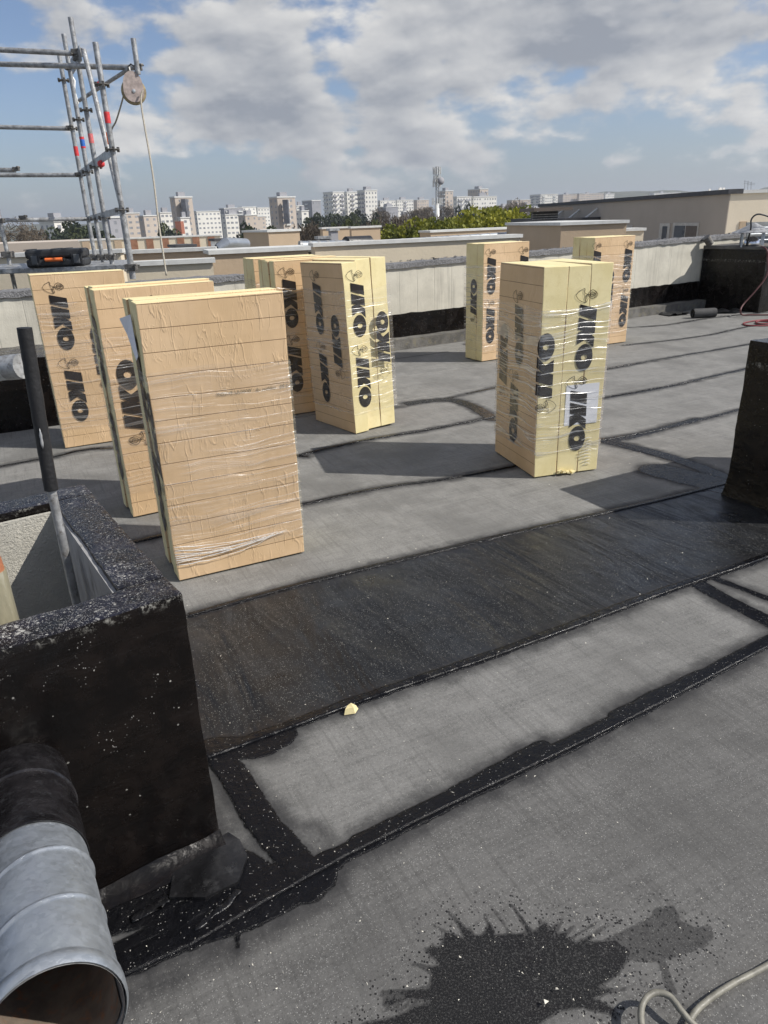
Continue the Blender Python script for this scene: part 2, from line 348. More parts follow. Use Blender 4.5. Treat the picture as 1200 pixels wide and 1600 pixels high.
M['ledge'] = simple('grey_felt_ledge', (.13, .125, .115), .85, var=.35, scale=6, bump=.01, bscale=60, dirt=(.20, .18, .12))
M['galv'] = simple('galvanised_steel', (.40, .44, .47), .42, .75, var=.30, scale=11, bump=.0025, bscale=16, dirt=(.50, .54, .53))
def mat_galv():
    m, n = newmat('spangled_galvanised_steel'); O = n.obj()
    vo = n.a('TexVoronoi', {'Vector': n.v('ADD', O, n.v('MULTIPLY', n.a('TexNoise', {'Vector': O, 'Scale': 40.0}).outputs[1], (.02, .02, .02))), 'Scale': 120.0})
    cr = n.a('SeparateXYZ', {0: vo.outputs['Color']}).outputs[0]
    a = n.noise(O, 9, 8, .7)
    c = n.mix(cr, (.42, .45, .475), (.48, .51, .54)); c = n.mix(n.ss(a, .55, .66, 0, .35), c, (.52, .56, .56))
    c = n.mix(n.ss(n.noise(n.map(O, (8, 60, 20)), 1.0, 9, .8), .62, .70, 0, .6), c, (.17, .17, .16))
    nb = n.bump(n.noise(O, 7, 3, .5), .02, .45); nb = n.bump(cr, .0006, .4, nb)
    n.out(pbsdf(n, c, n.m('ADD', n.ss(a, .3, .7, .30, .48), n.m('MULTIPLY', cr, .08)), .78, nb)); return m
M['galv'] = mat_galv()
M['galvd'] = simple('weathered_galvanised_tube', (.36, .365, .365), .45, .4, var=.35, scale=16, bump=.002, bscale=60, dirt=(.13, .115, .10))
M['coupler'] = simple('forged_steel', (.16, .155, .145), .6, .55, var=.4, scale=30, bump=.003, bscale=60, dirt=(.10, .07, .05))
M['blackp'] = simple('black_plastic', (.018, .019, .021), .45, var=.3, scale=10, bump=.0006, bscale=160)
M['foamrub'] = simple('black_foam_sleeve', (.012, .012, .013), .62, var=.35, scale=9, bump=.002, bscale=90)
M['orange'] = simple('orange_plastic', (.75, .16, .035), .5, var=.08)
M['red'] = simple('red_sticker', (.62, .045, .05), .5, var=.15, scale=40)
M['pink'] = simple('faded_red_sticker', (.62, .16, .16), .5, var=.2, scale=40)
M['blue'] = simple('blue_sticker', (.03, .14, .5), .5, var=.1)
M['white'] = simple('white_paint', (.78, .78, .76), .6, var=.06, scale=3)
M['rope'] = simple('pale_rope', (.36, .33, .27), .8, var=.3, scale=120)
M['cable'] = simple('grey_rubber_hose', (.21, .20, .165), .5, var=.25, scale=30, bump=.001, bscale=80)
M['redhose'] = simple('red_hose', (.20, .025, .03), .5, var=.2)
M['rust'] = simple('rusty_clay_pipe', (.32, .12, .055), .75, var=.4, scale=16, bump=.004, bscale=40, dirt=(.28, .24, .17))
M['olivec'] = simple('weathered_cement_pipe', (.24, .22, .15), .8, var=.35, scale=10, bump=.004, bscale=50, dirt=(.42, .41, .34), stretch=(1, 1, .25))
M['inner'] = simple('grey_render', (.30, .30, .30), .85, var=.2, scale=5, bump=.004, bscale=50, dirt=(.13, .12, .11), stretch=(1, 1, .4))
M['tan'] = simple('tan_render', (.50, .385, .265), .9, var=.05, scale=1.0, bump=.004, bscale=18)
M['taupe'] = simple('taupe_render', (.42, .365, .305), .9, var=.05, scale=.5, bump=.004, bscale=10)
M['cream'] = simple('cream_render', (.66, .58, .44), .9, var=.05, scale=.8, bump=.004, bscale=18)
M['coping'] = simple('pale_metal_coping', (.66, .66, .63), .5, .1, var=.08)
M['dcoping'] = simple('dark_coping', (.06, .06, .065), .6, .1, var=.2)
M['cw'] = simple('white_facade', (.74, .72, .66), .9, var=.05, scale=.05)
M['cb'] = simple('beige_facade', (.52, .45, .38), .9, var=.08, scale=.05)
M['cg'] = simple('grey_facade', (.33, .33, .35), .9, var=.12, scale=.05)
M['cr'] = simple('brick_red_facade', (.34, .12, .07), .9, var=.12, scale=.1)
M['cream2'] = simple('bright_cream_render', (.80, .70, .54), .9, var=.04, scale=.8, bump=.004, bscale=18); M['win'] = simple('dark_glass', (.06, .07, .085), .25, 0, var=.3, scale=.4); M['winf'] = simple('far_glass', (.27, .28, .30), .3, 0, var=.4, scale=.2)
M['bal'] = simple('balcony_dark', (.10, .105, .12), .7, 0, var=.5, scale=.3)  # uneven dark grey for the balcony stacks and a plant box
M['shut'] = simple('brown_shutter', (.13, .105, .085), .7, var=.1)
M['trunk'] = simple('bark', (.10, .08, .06), .9, var=.3, scale=8)
def mat_leaf(name, a, b):
    m, n = newmat(name); rnd = n.a('ObjectInfo').outputs['Random']
    f = n.m('ADD', n.noise(n.obj(), .9, 5, .7), n.m('MULTIPLY', n.m('SUBTRACT', rnd, .5), .25))
    c = n.mix(n.ss(f, .32, .68), a, b)
    d = pbsdf(n, c, .7); t = n.a('BsdfTranslucent', {'Color': c}).outputs[0]
    n.out(n.a('MixShader', {0: .3, 1: d, 2: t}).outputs[0]); return m
M['leafY'] = mat_leaf('spring_leaves', (.12, .14, .015), (.34, .33, .03))
M['leafG'] = mat_leaf('green_leaves', (.028, .042, .016), (.085, .10, .032))
M['leafD'] = mat_leaf('dark_needles', (.014, .024, .014), (.035, .05, .026))
M['twig'] = mat_leaf('bare_twigs', (.075, .058, .042), (.17, .135, .095))
M['land'] = simple('far_ground', (.13, .125, .105), .95, var=.5, scale=.02, dirt=(.06, .07, .035))
M['hill'] = simple('wooded_hill', (.075, .08, .05), .95, var=.55, scale=.03, bump=1.5, bscale=.12, dirt=(.11, .10, .075))

# ------------------------------------------------------------ the roof: felt sheets with tarred laps
ud = Vector((math.cos(TH), math.sin(TH), 0)); vd = Vector((-ud.y, ud.x, 0))
deck = MB(); deck.box((-14, -9, -.35), (34, 0, 0), (0, 17.4, 0), (0, 0, .345))
# roof slab follows the parapet line on its far side
deck = MB()
c0, c1 = Vector((-12.1, 1.9, 0)), Vector((13.9, 17.1, 0))
vs = [c0, c1, Vector((18, 3, 0)), Vector((6, -9, 0)), Vector((-14, -9, 0))]
tv = [v+Vector((0, 0, -.004)) for v in vs]; bv = [v+Vector((0, 0, -16)) for v in vs]
deck.add(tv+bv, [(4, 3, 2, 1, 0), (5, 6, 7, 8, 9)]+[(i, (i+1) % 5, 5+(i+1) % 5, 5+i) for i in range(5)])
roof = tag(deck.build('flat_roof', M['grit']), kind='structure')

tarlines = [  # px polyline, half width (m)
 ([(380, 1420), (480, 1360), (560, 1325), (640, 1290), (760, 1215), (880, 1140), (960, 1108), (1050, 1070), (1200, 1003), (1420, 905)], .026),
 ([(640, 1292), (740, 1228), (820, 1180), (860, 1150)], .040), ([(980, 1095), (1045, 1078)], .030),
 ([(330, 1160), (420, 1165), (540, 1112), (620, 1080), (680, 1055), (850, 1000), (1000, 937), (1090, 905), (1200, 866), (1400, 800)], .026),
 ([(330, 1170), (400, 1168), (440, 1150)], .05),
 ([(300, 961), (440, 922), (600, 882), (800, 834), (1005, 788), (1140, 755)], .020),
 ([(100, 872), (470, 789), (600, 762), (700, 748), (835, 722), (930, 690), (1050, 668), (1170, 637), (1300, 610)], .016),
 ([(930, 690), (980, 684), (1090, 655)], .035),
 ([(0, 729), (80, 715), (180, 700), (460, 712), (470, 711), (560, 690), (650, 675), (740, 658), (790, 648)], .016),
 ([(780, 650), (925, 625), (1050, 603), (1180, 573), (1260, 560)], .016),
 ([(600, 640), (700, 622), (780, 605), (930, 580), (1060, 557), (1190, 535)], .016),
 ([(975, 540), (1100, 525), (1180, 508), (1300, 490)], .013), ([(975, 512), (1040, 508), (1110, 497), (1200, 488)], .013),
 ([(345, 1185), (370, 1220), (400, 1270), (440, 1320), (480, 1370)], .042),
 ([(1090, 912), (1140, 940), (1210, 976), (1300, 1020)], .040), ([(1120, 905), (1200, 935)], .02),
 ([(640, 630), (700, 625), (740, 636), (770, 655)], .055), ([(940, 688), (1000, 702), (1070, 722), (1150, 755)], .055),
 ([(1030, 735), (1150, 765)], .12), ([(0, 1600), (160, 1520), (300, 1460), (420, 1400), (520, 1345)], .035),
 ([(200, 1440), (300, 1420), (370, 1390), (400, 1360)], .028), ([(160, 1455), (250, 1412), (345, 1350)], .03), ([(150, 1500), (220, 1465), (300, 1432)], .018), ([(140, 1442), (230, 1402), (300, 1372)], .022), ([(330, 1330), (420, 1380), (480, 1385)], .05), ([(440, 1390), (500, 1370)], .045),
 ([(340, 1325), (372, 1350), (376, 1385)], .008), ([(250, 1480), (400, 1430), (460, 1400)], .03), ([(370, 1440), (372, 1480)], .004),
 ([(335, 1300), (300, 1160), (288, 1000)], .012)]
def uvline(u0, v0, u1, v1, k=7):
    out = []
    for i in range(k+1):
        t = i/k; u = u0+(u1-u0)*t; v = v0+(v1-v0)*t+(.006*math.sin(i*2.1+v0*7) if 0 < i < k else 0); p_ = ud*u+vd*v; out.append(proj(p_))
    return out
SEAM0 = [(300, 1478), (420, 1408), (540, 1342), (675, 1276), (800, 1215), (950, 1142), (1050, 1092), (1200, 1012), (1420, 905)]
tarlines[0] = ([(x, y-9) for x, y in SEAM0], .027); tarlines[3] = (uvline(.30, 1.765, 3.6, 1.815), .024)
tarlines[1] = ([(560, 1318), (700, 1248), (790, 1198), (850, 1166)], .026); tarlines[2] = ([(960, 1120), (1050, 1076), (1100, 1052)], .022)
def seg_dist(X, Y, pts):
    d = np.full(X.shape, 9e9)
    for (x0, y0), (x1, y1) in zip(pts[:-1], pts[1:]):
        dx, dy = x1-x0, y1-y0; L = dx*dx+dy*dy+1e-12
        t = np.clip(((X-x0)*dx+(Y-y0)*dy)/L, 0, 1)
        d = np.minimum(d, np.hypot(X-x0-t*dx, Y-y0-t*dy))
    return d
TL = []
for pts, hw in tarlines:
    g = smooth_path([G(*p) for p in pts], 4); TL.append(([(a.x, a.y) for a in g], hw))
SML = []
for pts, hw in (([(60, 1590), (180, 1500), (300, 1440), (400, 1390), (470, 1350)], .10), ([(150, 1470), (250, 1410), (360, 1350)], .10), ([(1130, 935), (1200, 960)], .05)):
    g = [G(*p) for p in pts]; SML.append(([(a.x, a.y) for a in g], hw))
def zoomp(l): return [(500+x/1.7143, 1340+y/1.7143) for x, y in l]
stains = [
 (zoomp([(60, 470), (120, 440), (200, 425), (250, 400), (290, 385), (240, 380), (190, 400), (165, 395), (172, 382), (225, 372), (160, 368), (165, 355), (240, 352), (290, 350), (296, 310), (250, 290), (245, 283), (290, 292), (320, 285), (290, 262), (285, 240), (320, 236), (330, 215), (300, 212), (335, 205), (302, 180), (345, 196), (385, 214), (345, 146), (380, 172), (412, 205), (432, 205), (448, 180), (442, 152), (462, 180), (470, 205), (505, 200), (455, 124), (490, 165), (512, 200), (552, 200), (517, 127), (545, 160), (570, 195), (600, 168), (618, 185), (640, 165), (630, 205), (682, 183), (660, 215), (690, 222), (775, 178), (720, 222), (790, 218), (840, 250), (815, 290), (800, 315), (750, 345), (818, 350), (770, 366), (740, 375), (790, 400), (800, 440), (770, 420), (700, 405), (640, 412), (600, 440), (560, 470), (440, 500), (100, 520)]), 0.0),
 (zoomp([(765, 215), (830, 185), (880, 160), (900, 132), (950, 128), (965, 165), (1005, 185), (1050, 182), (1055, 215), (1030, 240), (1000, 250), (950, 268), (925, 272), (958, 365), (930, 365), (905, 278), (850, 280), (800, 258)]), -.003)]
def poly_sdf(X, Y, poly):
    ins = np.zeros(X.shape, bool); n_ = len(poly)
    for i in range(n_):
        (x0, y0), (x1, y1) = poly[i], poly[(i+1) % n_]
        c = ((y0 > Y) != (y1 > Y)) & (X < (x1-x0)*(Y-y0)/(y1-y0+1e-12)+x0); ins ^= c
    d = seg_dist(X, Y, poly+[poly[0]]); return np.where(ins, d, -d)
SPOKES = [([zoomp([a_])[0], zoomp([b_])[0]], w_) for a_, b_, w_ in (((455, 124), (520, 215), .0030), ((440, 150), (468, 215), .0034), ((515, 125), (560, 205), .0036), ((345, 145), (415, 215), .0038), ((300, 180), (400, 225), .0030), ((650, 163), (625, 215), .0030), ((682, 183), (610, 225), .0036), ((775, 176), (690, 228), .0030), ((742, 172), (672, 215), .0026), ((160, 368), (300, 345), .0032), ((172, 380), (300, 360), .0038), ((245, 284), (330, 300), .0040), ((170, 410), (260, 392), .0036), ((818, 350), (740, 365), .0036), ((830, 432), (730, 392), .0030), ((780, 215), (880, 175), .0040), ((790, 232), (900, 190), .0036), ((590, 165), (585, 215), .0034), ((400, 190), (430, 235), .0034), ((355, 265), (300, 232), .0034), ((280, 245), (330, 262), .0040))]
SP = [([tuple(G(*p))[:2] for p in pl], b) for pl, b in stains]
EDGE = {1.25: 0, 1.77: 3, 2.64: 5, 3.54: 6, 4.48: 8}
def edgev(v, U):
    if v not in EDGE: return np.full(U.shape, v)
    g = [G(*p) for p in (SEAM0 if v == 1.25 else tarlines[EDGE[v]][0])]; uu = np.array([a.dot(ud) for a in g]); ve = np.array([a.dot(vd) for a in g])
    o = np.argsort(uu); return np.interp(U, uu[o], ve[o])
SPK = [([tuple(G(*p))[:2] for p in pts], w_) for pts, w_ in SPOKES]
def sheet(u0, u1, v0, v1, du, vl, mat, zlift, label=None):
    us = np.arange(u0, u1+du*.5, du); vv = np.array(vl)
    U, V = np.meshgrid(us, vv); nu, nv = len(us), len(vv)
    # a sheet's edges are never dead straight
    wob = .008*np.sin(U*1.7+v0*5)+.005*np.sin(U*4.3+v0*9)
    E0 = edgev(v0, U)-(0 if v0 == 1.25 else .012); E1 = edgev(v1, U)-(0 if v1 == 1.25 else .012); Vo = V; V = E0+(V-v0)/(v1-v0)*(E1-E0)
    V = V+wob*.3*np.clip(1-np.minimum(Vo-v0, v1-Vo)/.2, 0, 1)
    X = ud.x*U+vd.x*V; Y = ud.y*U+vd.y*V
    tar = np.full(X.shape, -1.0)
    for pts, hw in TL:
        xs = [p[0] for p in pts]; ys = [p[1] for p in pts]
        mk = (X > min(xs)-.3) & (X < max(xs)+.3) & (Y > min(ys)-.3) & (Y < max(ys)+.3)
        if mk.any():
            t = tar[mk]; t = np.maximum(t, hw-seg_dist(X[mk], Y[mk], pts)); tar[mk] = t
    for pts, hw in SML:
        mk = (X > -1.5) & (X < 1.2) & (Y > .4) & (Y < 3)
        if mk.any(): tar[mk] = np.maximum(tar[mk], np.minimum(hw-seg_dist(X[mk], Y[mk], pts), -.016))
    tar = np.clip(tar, -.15, .15)
    st = np.full(X.shape, -.2)
    if v0 < 1:
        for pl, b in SP:
            mk = (X > -.4) & (X < 1.1) & (Y > .6) & (Y < 1.5)
            q__ = poly_sdf(X[mk], Y[mk], pl); st[mk] = np.maximum(st[mk], np.minimum(q__, .0019) if b < 0 else q__)
    if v0 < 1:
        for pts, hw in SPK: st[mk] = np.maximum(st[mk], hw-seg_dist(X[mk], Y[mk], pts))
    # lap: the near edge rides up over the sheet before it
    Z = zlift + .0045*np.clip(1-(Vo-v0)/.09, 0, 1) + .0012*np.sin(U*6.1+V*3)*np.sin(V*5.3+U) + .0015*(np.clip(tar, -.004, .008)/.008)
    vs = np.stack([X, Y, Z], -1).reshape(-1, 3)
    sk = np.stack([X[0], Y[0], np.full(nu, .0)], -1)
    idx = np.arange(nu*nv).reshape(nv, nu)
    f = np.stack([idx[:-1, :-1], idx[:-1, 1:], idx[1:, 1:], idx[1:, :-1]], -1).reshape(-1, 4)
    s0 = nu*nv+np.arange(nu)
    f2 = np.stack([s0[:-1], s0[1:], idx[0, 1:], idx[0, :-1]], -1)
    vs = np.concatenate([vs, sk]); f = np.concatenate([f, f2])
    tar = np.concatenate([tar.ravel(), tar[0]]); st = np.concatenate([st.ravel(), st[0]])
    me = bpy.data.meshes.new('roofing_sheet'); me.vertices.add(len(vs)); me.vertices.foreach_set('co', vs.ravel())
    me.loops.add(f.size); me.loops.foreach_set('vertex_index', f.ravel().astype(np.int32))
    me.polygons.add(len(f)); me.polygons.foreach_set('loop_start', np.arange(0, f.size, 4, dtype=np.int32))
    me.polygons.foreach_set('use_smooth', np.ones(len(f), bool))
    me.update(calc_edges=True)
    for nm, ar in (('tar', tar), ('stain', st)):
        at = me.attributes.new(nm, 'FLOAT', 'POINT'); at.data.foreach_set('value', ar.astype(np.float32))
    me.materials.append(mat); o = bpy.data.objects.new('roofing_sheet', me); col.objects.link(o); o.parent = roof
    if label: o['label'] = label
    return o
def vlin(a, b, s): return list(np.linspace(a, b, max(2, int(round((b-a)/s))+1)))
def vedge(a, b, e, s): return list(np.arange(a, a+e, .010))+vlin(a+e, b-e, s)[:-0 or None]+list(np.arange(b-e+.010, b+.004, .010))
lap = .05
sheet(-1.6, 3.0, .15, 1.25, .0065, vlin(.15, 1.25+lap, .0065), M['sheetn'], .000)
sheet(-7, -1.62, -3, 1.25, .2, vlin(-3, 1.25, .2), M['sheetn'], .000); sheet(3.02, 12, -3, 1.25, .2, vlin(-3, 1.25, .2), M['sheetn'], .000)
sheet(-1.6, 3.0, -3, .14, .2, vlin(-3, .14, .2), M['sheetn'], .000)
sheet(-1.2, .33, 1.25, 1.77, .008, vlin(1.25, 1.77+lap, .008), M['sheetm'], .001)
sheet(.326, 2.345, 1.25, 1.77, .008, vlin(1.25, 1.77+lap, .008), M['sheetm'], .0016)
sheet(2.34, 5, 1.25, 1.77, .012, vlin(1.25, 1.77+lap, .012), M['sheetm'], .001)
sheet(-.6, 6, 1.77, 2.64, .011, vlin(1.77, 2.64+lap, .010), M['dsheet'], .002, 'smooth black sheet without slate, dusty')
sheet(-3, 3.52, 2.64, 3.54, .013, vlin(2.64, 3.54+lap, .013), M['sheet'], .001)
sheet(3.515, 8, 2.64, 3.54, .02, vlin(2.64, 3.54+lap, .02), M['sheet'], .0016)
vv = [3.54, 4.48, 5.38, 6.28, 7.2, 8.15, 9.1]
for i in range(6):
    cuts = [-9, 3.24, 13] if i == 1 else [-9, -1.5, 13] if i == 2 else [-9, 13]
    for a, b in zip(cuts[:-1], cuts[1:]):
        b2 = min(b, 13); top = vv[i+1]+lap
        if i >= 4: a = max(a, -1.2 if i == 4 else 8.0)
        sheet(a, b2-.008, vv[i], vv[i+1], .04, [*np.arange(vv[i], vv[i]+.14, .014), *np.arange(vv[i]+.16, vv[i+1]-.1, .05), *np.arange(vv[i+1]-.09, top, .014)], M['sheet'], .0 + .001*(i % 3))
# crumbs of foam and chippings lying about
cr_ = MB()
def crumb(x, y, s, z=.006):
    a = [Vector((random.uniform(-1, 1), random.uniform(-1, 1), random.uniform(.1, 1)))*s for _ in range(4)]
    cr_.add([Vector((x, y, z))+p for p in a], [(0, 1, 2), (0, 2, 3), (0, 3, 1), (1, 3, 2)])
for _ in range(110):
    px, py = random.gauss(860, 140), random.gauss(1520, 60); g = G(px, py); crumb(g.x, g.y, random.choice((.001, .001, .0015, .002, .003)))
for pts, hw in TL[:14]:
    for (x0, y0), (x1, y1) in zip(pts[:-1], pts[1:]):
        for _ in range(int(math.hypot(x1-x0, y1-y0)*7)):
            t = random.random(); crumb(x0+(x1-x0)*t+random.gauss(0, .06), y0+(y1-y0)*t+random.gauss(0, .06), random.choice((.001, .0012, .0015, .002, .0025)))
for _ in range(900):
    g = G(random.uniform(150, 1200), random.uniform(700, 1600)); crumb(g.x, g.y, random.choice((.0008, .001, .0015, .003))*(.6+g.y*.25))
for px, py, s in ((614, 1572, 1), (707, 1243, .006), (836, 1216, .004), (640, 1068, .003), (765, 986, .004), (855, 928, .004), (573, 1541, .004), (645, 1069, .005), (870, 1548, .004)):
    if s < 1: g = G(px, py); crumb(g.x, g.y, s)
g = G(614+240, 1572); crumb(g.x, g.y, .007)
tag(cr_.build('foam_crumbs', simple('crumbs', (.66, .63, .54), .9, var=.2, scale=60)), 'pale crumbs and chippings scattered over the grey roofing felt', 'crumbs', kind='stuff')

# ------------------------------------------------------------ insulation packs
LW, LL = .108, .372
def logo_mesh():
    mb = MB()
    def pg(pts): mb.add([((s-.5)*LW, -t*LL, 0) for s, t in pts], [tuple(range(len(pts)))])
    pg([(0, 0), (1, .075), (1, .25), (0, .155)])
    pg([(0, .19), (1, .285), (1, .445), (.62, .415), (.30, .395), (0, .372)])
    pg([(.30, .395), (.62, .415), (1, .495), (.5, .52), (0, .412)])
    pg([(0, .412), (.5, .52), (0, .595)]); pg([(.5, .52), (1, .495), (1, .665)])
    k = 36; vs = []
    for rx, ry in ((.5, .205), (.185, .043)):
        for j in range(k):
            a = 2*math.pi*j/k; vs.append(((rx*math.cos(a))*LW, -(.795+ry*math.sin(a))*LL, 0))
    mb.add(vs, [(j, (j+1) % k, k+(j+1) % k, k+j) for j in range(k)])
    def rib(pts, wd=.0013):
        pts = [Vector(p) for p in smooth_path([(x, y, 0) for x, y in pts], 5)]
        L = []; 
        for i, p in enumerate(pts):
            t = (pts[min(i+1, len(pts)-1)]-pts[max(i-1, 0)]).normalized(); nn = Vector((-t.y, t.x, 0)); L += [p+nn*wd, p-nn*wd]
        mb.add(L, [(2*i, 2*i+1, 2*i+3, 2*i+2) for i in range(len(pts)-1)])
    # line drawing above the letters: a pointed leaf, a stalk and a looped bloom
    rib([(-.085, .048), (-.068, .068), (-.045, .079), (-.033, .082), (-.036, .068), (-.026, .056), (-.01, .05)])
    rib([(-.085, .048), (-.07, .028), (-.045, .013), (-.02, .008), (-.024, .022), (-.026, .036), (-.02, .046), (-.006, .05)])
    rib([(-.03, .078), (-.034, .05), (-.022, .01)], .0009); rib([(-.018, .008), (-.012, .02), (-.02, .034), (-.012, .044)])
    rib([(-.012, .048), (.0, .066), (.018, .074), (.034, .064), (.044, .05), (.034, .036), (.018, .027), (.002, .034), (-.012, .048)])
    rib([(.0, .05), (.012, .062), (.028, .058), (.036, .05), (.026, .04), (.01, .038), (.0, .05)])
    rib([(-.01, .048), (.04, .052)]); rib([(.018, .074), (.028, .07), (.04, .062), (.05, .048), (.042, .034), (.03, .03)])
    for x in (.006, .014, .022, .03): rib([(x, .040), (x+.003, .05), (x, .061)], .0009)
    me = bpy.data.meshes.new('printed_logo'); me.from_pydata(mb.v, [], mb.f); me.materials.append(M['ink']); me.update(); return me
LOGO = logo_mesh()
def put_logo(parent, org, sdir, out, s, z, inv=False, tilt=0.0, scl=1.0):
    """print on the wide face or edge: org + s*sdir at height z; out = outward normal"""
    o = bpy.data.objects.new('printed_logo', LOGO); col.objects.link(o); o.parent = parent
    X = Vector(sdir).normalized(); Z = Vector(out).normalized(); Yv = Z.cross(X)
    if Yv.z < 0: X = -X; Yv = Z.cross(X)
    if inv: X, Yv = -X, -Yv
    if tilt:
        c, s_ = math.cos(tilt), math.sin(tilt); X, Yv = X*c+Yv*s_, Yv*c-X*s_
    p = Vector(org)+Vector(sdir).normalized()*s+Vector((0, 0, z))+Z*.0035
    Mx = Matrix((X*scl, Yv*scl, Z)).transposed().to_4x4(); Mx.translation = p
    o.matrix_local = Mx; return o
PACKGRP = 'film wrapped insulation packs standing on the roof'
def pack(label, O, ea, eb, W_, ths, offs=None, faceside=0, film=(.13, 1.02), H=1.2, heavy=False, lean=(0, 0), tops=None):
    """O corner; ea wide direction (unit), eb thickness direction (unit); boards stacked along eb."""
    O = Vector((*O, .008)); ea = Vector((*ea, 0)).normalized(); eb = Vector((*eb, 0)).normalized()
    root = empty('insulation_pack', O); tag(root, label, 'insulation pack', PACKGRP)
    t = 0; Z = Vector((0, 0, 1))
    for i, th in enumerate(ths):
        off = (offs or [0]*len(ths))[i]; hh = H+((tops or [0]*len(ths))[i])
        mb = MB(); o = ea*off+eb*(t+.0012); wth = th-.0024
        lv = 8
        me_v = []; 
        # foam core with the two faced sides; slightly bowed, edges a little uneven
        for a in (0, 1):
            for b in (0, 1):
                for k in range(lv+1):
                    j = Vector((random.gauss(0, .0012), random.gauss(0, .0008), 0))
                    if k == lv: j += Vector((random.uniform(-.003, .003), 0, random.uniform(-.006, .001)))
                    me_v.append(o+ea*(W_*a)+eb*(wth*b)+Z*(hh*k/lv)+j)
        n1 = lv+1
        def id_(a, b, k): return (a*2+b)*n1+k
        fs = []; mi = []
        for k in range(lv):
            fs += [(id_(0, 0, k), id_(1, 0, k), id_(1, 0, k+1), id_(0, 0, k+1)), (id_(0, 1, k), id_(0, 1, k+1), id_(1, 1, k+1), id_(1, 1, k)),
                   (id_(0, 0, k), id_(0, 0, k+1), id_(0, 1, k+1), id_(0, 1, k)), (id_(1, 0, k), id_(1, 1, k), id_(1, 1, k+1), id_(1, 0, k+1))]; mi += [1, 1, 0, 0]
        fs += [(id_(0, 0, lv), id_(1, 0, lv), id_(1, 1, lv), id_(0, 1, lv)), (id_(0, 0, 0), id_(0, 1, 0), id_(1, 1, 0), id_(1, 0, 0))]; mi += [0, 0]
        me = bpy.data.meshes.new('insulation_board'); me.from_pydata(me_v, [], fs); me.materials.append(M['foam']); me.materials.append(M['face'])
        me.polygons.foreach_set('material_index', mi); me.update()
        bmd = True
        uv = me.uv_layers.new(name='UVMap'); sh = random.uniform(0, 9)
        for lp in me.loops:
            c = me.vertices[lp.vertex_index].co; uv.data[lp.index].uv = (c.dot(ea)+sh, c.z+.012)
        ob = bpy.data.objects.new('insulation_board', me); col.objects.link(ob); ob.parent = root
        bv = ob.modifiers.new('b', 'BEVEL'); bv.width = .0035; bv.segments = 2; bv.limit_method = 'ANGLE'; bv.angle_limit = R_(40)
        t += th
    T = t; e = .006
    if film:
        z0, z1 = film; per = []
        cs = [(-e, -e), (W_+e, -e), (W_+e, T+e), (-e, T+e)]
        ln = []; 
        for i in range(4):
            (a0, b0), (a1, b1) = cs[i], cs[(i+1) % 4]; L = math.hypot(a1-a0, b1-b0); kk = max(4, int(L/.02))
            for j in range(kk): per.append((a0+(a1-a0)*j/kk, b0+(b1-b0)*j/kk, i))
        rows = int((z1-z0)/.014); vs = []; uvs = []; S = 0; n_ = len(per); seed = random.uniform(0, 50)
        cum = [0]
        for i in range(n_): 
            a, b, _ = per[i]; a2, b2, _ = per[(i+1) % n_]; cum.append(cum[-1]+math.hypot(a2-a, b2-b))
        amp = .0009 if not heavy else .0018
        for r in range(rows+1):
            for j in range(n_):
                a, b, sd = per[j]; s_ = cum[j]
                nrm = [(0, -1), (1, 0), (0, 1), (-1, 0)][sd]
                zt = z0+(z1-z0)*r/rows
                if r == 0: zt += .022*mnoise.noise(Vector((s_*4, seed, 0)))
                if r == rows: zt += .035*mnoise.noise(Vector((s_*3, seed, 3)))
                d = amp*mnoise.noise(Vector((s_*4, zt*26+s_*3, seed)))+amp*.5*mnoise.noise(Vector((s_*9, zt*60-s_*6, seed)))
                a += nrm[0]*(d+.001); b += nrm[1]*(d+.001)
                vs.append(ea*a+eb*b+Z*zt)
        fs = [(r*n_+j, r*n_+(j+1) % n_, (r+1)*n_+(j+1) % n_, (r+1)*n_+j) for r in range(rows) for j in range(n_)]
        me = bpy.data.meshes.new('stretch_film'); me.from_pydata(vs, [], fs); me.update()
        uv = me.uv_layers.new(name='UVMap'); dd = uv.data
        for fi, f in enumerate(fs):
            r, j = divmod(fi, n_)
            q4 = ((cum[j], r), (cum[j+1], r), (cum[j+1], r+1), (cum[j], r+1))
            for k in range(4): dd[fi*4+k].uv = (q4[k][0]+seed, z0+(z1-z0)*q4[k][1]/rows+seed)
        me.polygons.foreach_set('use_smooth', [True]*len(fs)); me.materials.append(M['filmh' if heavy else 'film'])
        fo = bpy.data.objects.new('stretch_film', me); col.objects.link(fo); fo.parent = root
    root['W'] = W_
    def lg(side, s, z, inv=False, **k):
        # side a0: plane at eb=0, s along ea; b: plane at ea=0 edge, s along eb; c: plane at ea=W
        if side == 'a': put_logo(root, (0, 0, 0), ea, -eb, s, z, inv, **k)
        if side == 'b': put_logo(root, (0, 0, 0), eb, -ea, s, z, inv, **k)
        if side == 'c': put_logo(root, ea*W_, eb, ea, s, z, inv, **k)
    def both(side, s, **k):
        lg(side, s, 1.065, **k); lg(side, s, .555, **k)
    def invl(side, s, **k): lg(side, s, .475, inv=True, **k)
    if lean != (0, 0): root.rotation_euler = (lean[0], lean[1], 0)
    return root, both, invl, lg, ea, eb
def dirv(deg): return (math.cos(R_(deg)), math.sin(R_(deg)))
def perp(d): return (-d[1], d[0])
d = dirv(25.5)
rA, bA, iA, lA, ea, eb = pack('largest nearest pack, plain tan board face ruled with lines, loose film at its foot', (-.925, 2.825), d, perp(d), .595, [.105, .10, .105], [0, .006, -.004], film=(.10, .93), tops=[0, .004, -.003])
bA('b', .16); iA('b', .02)
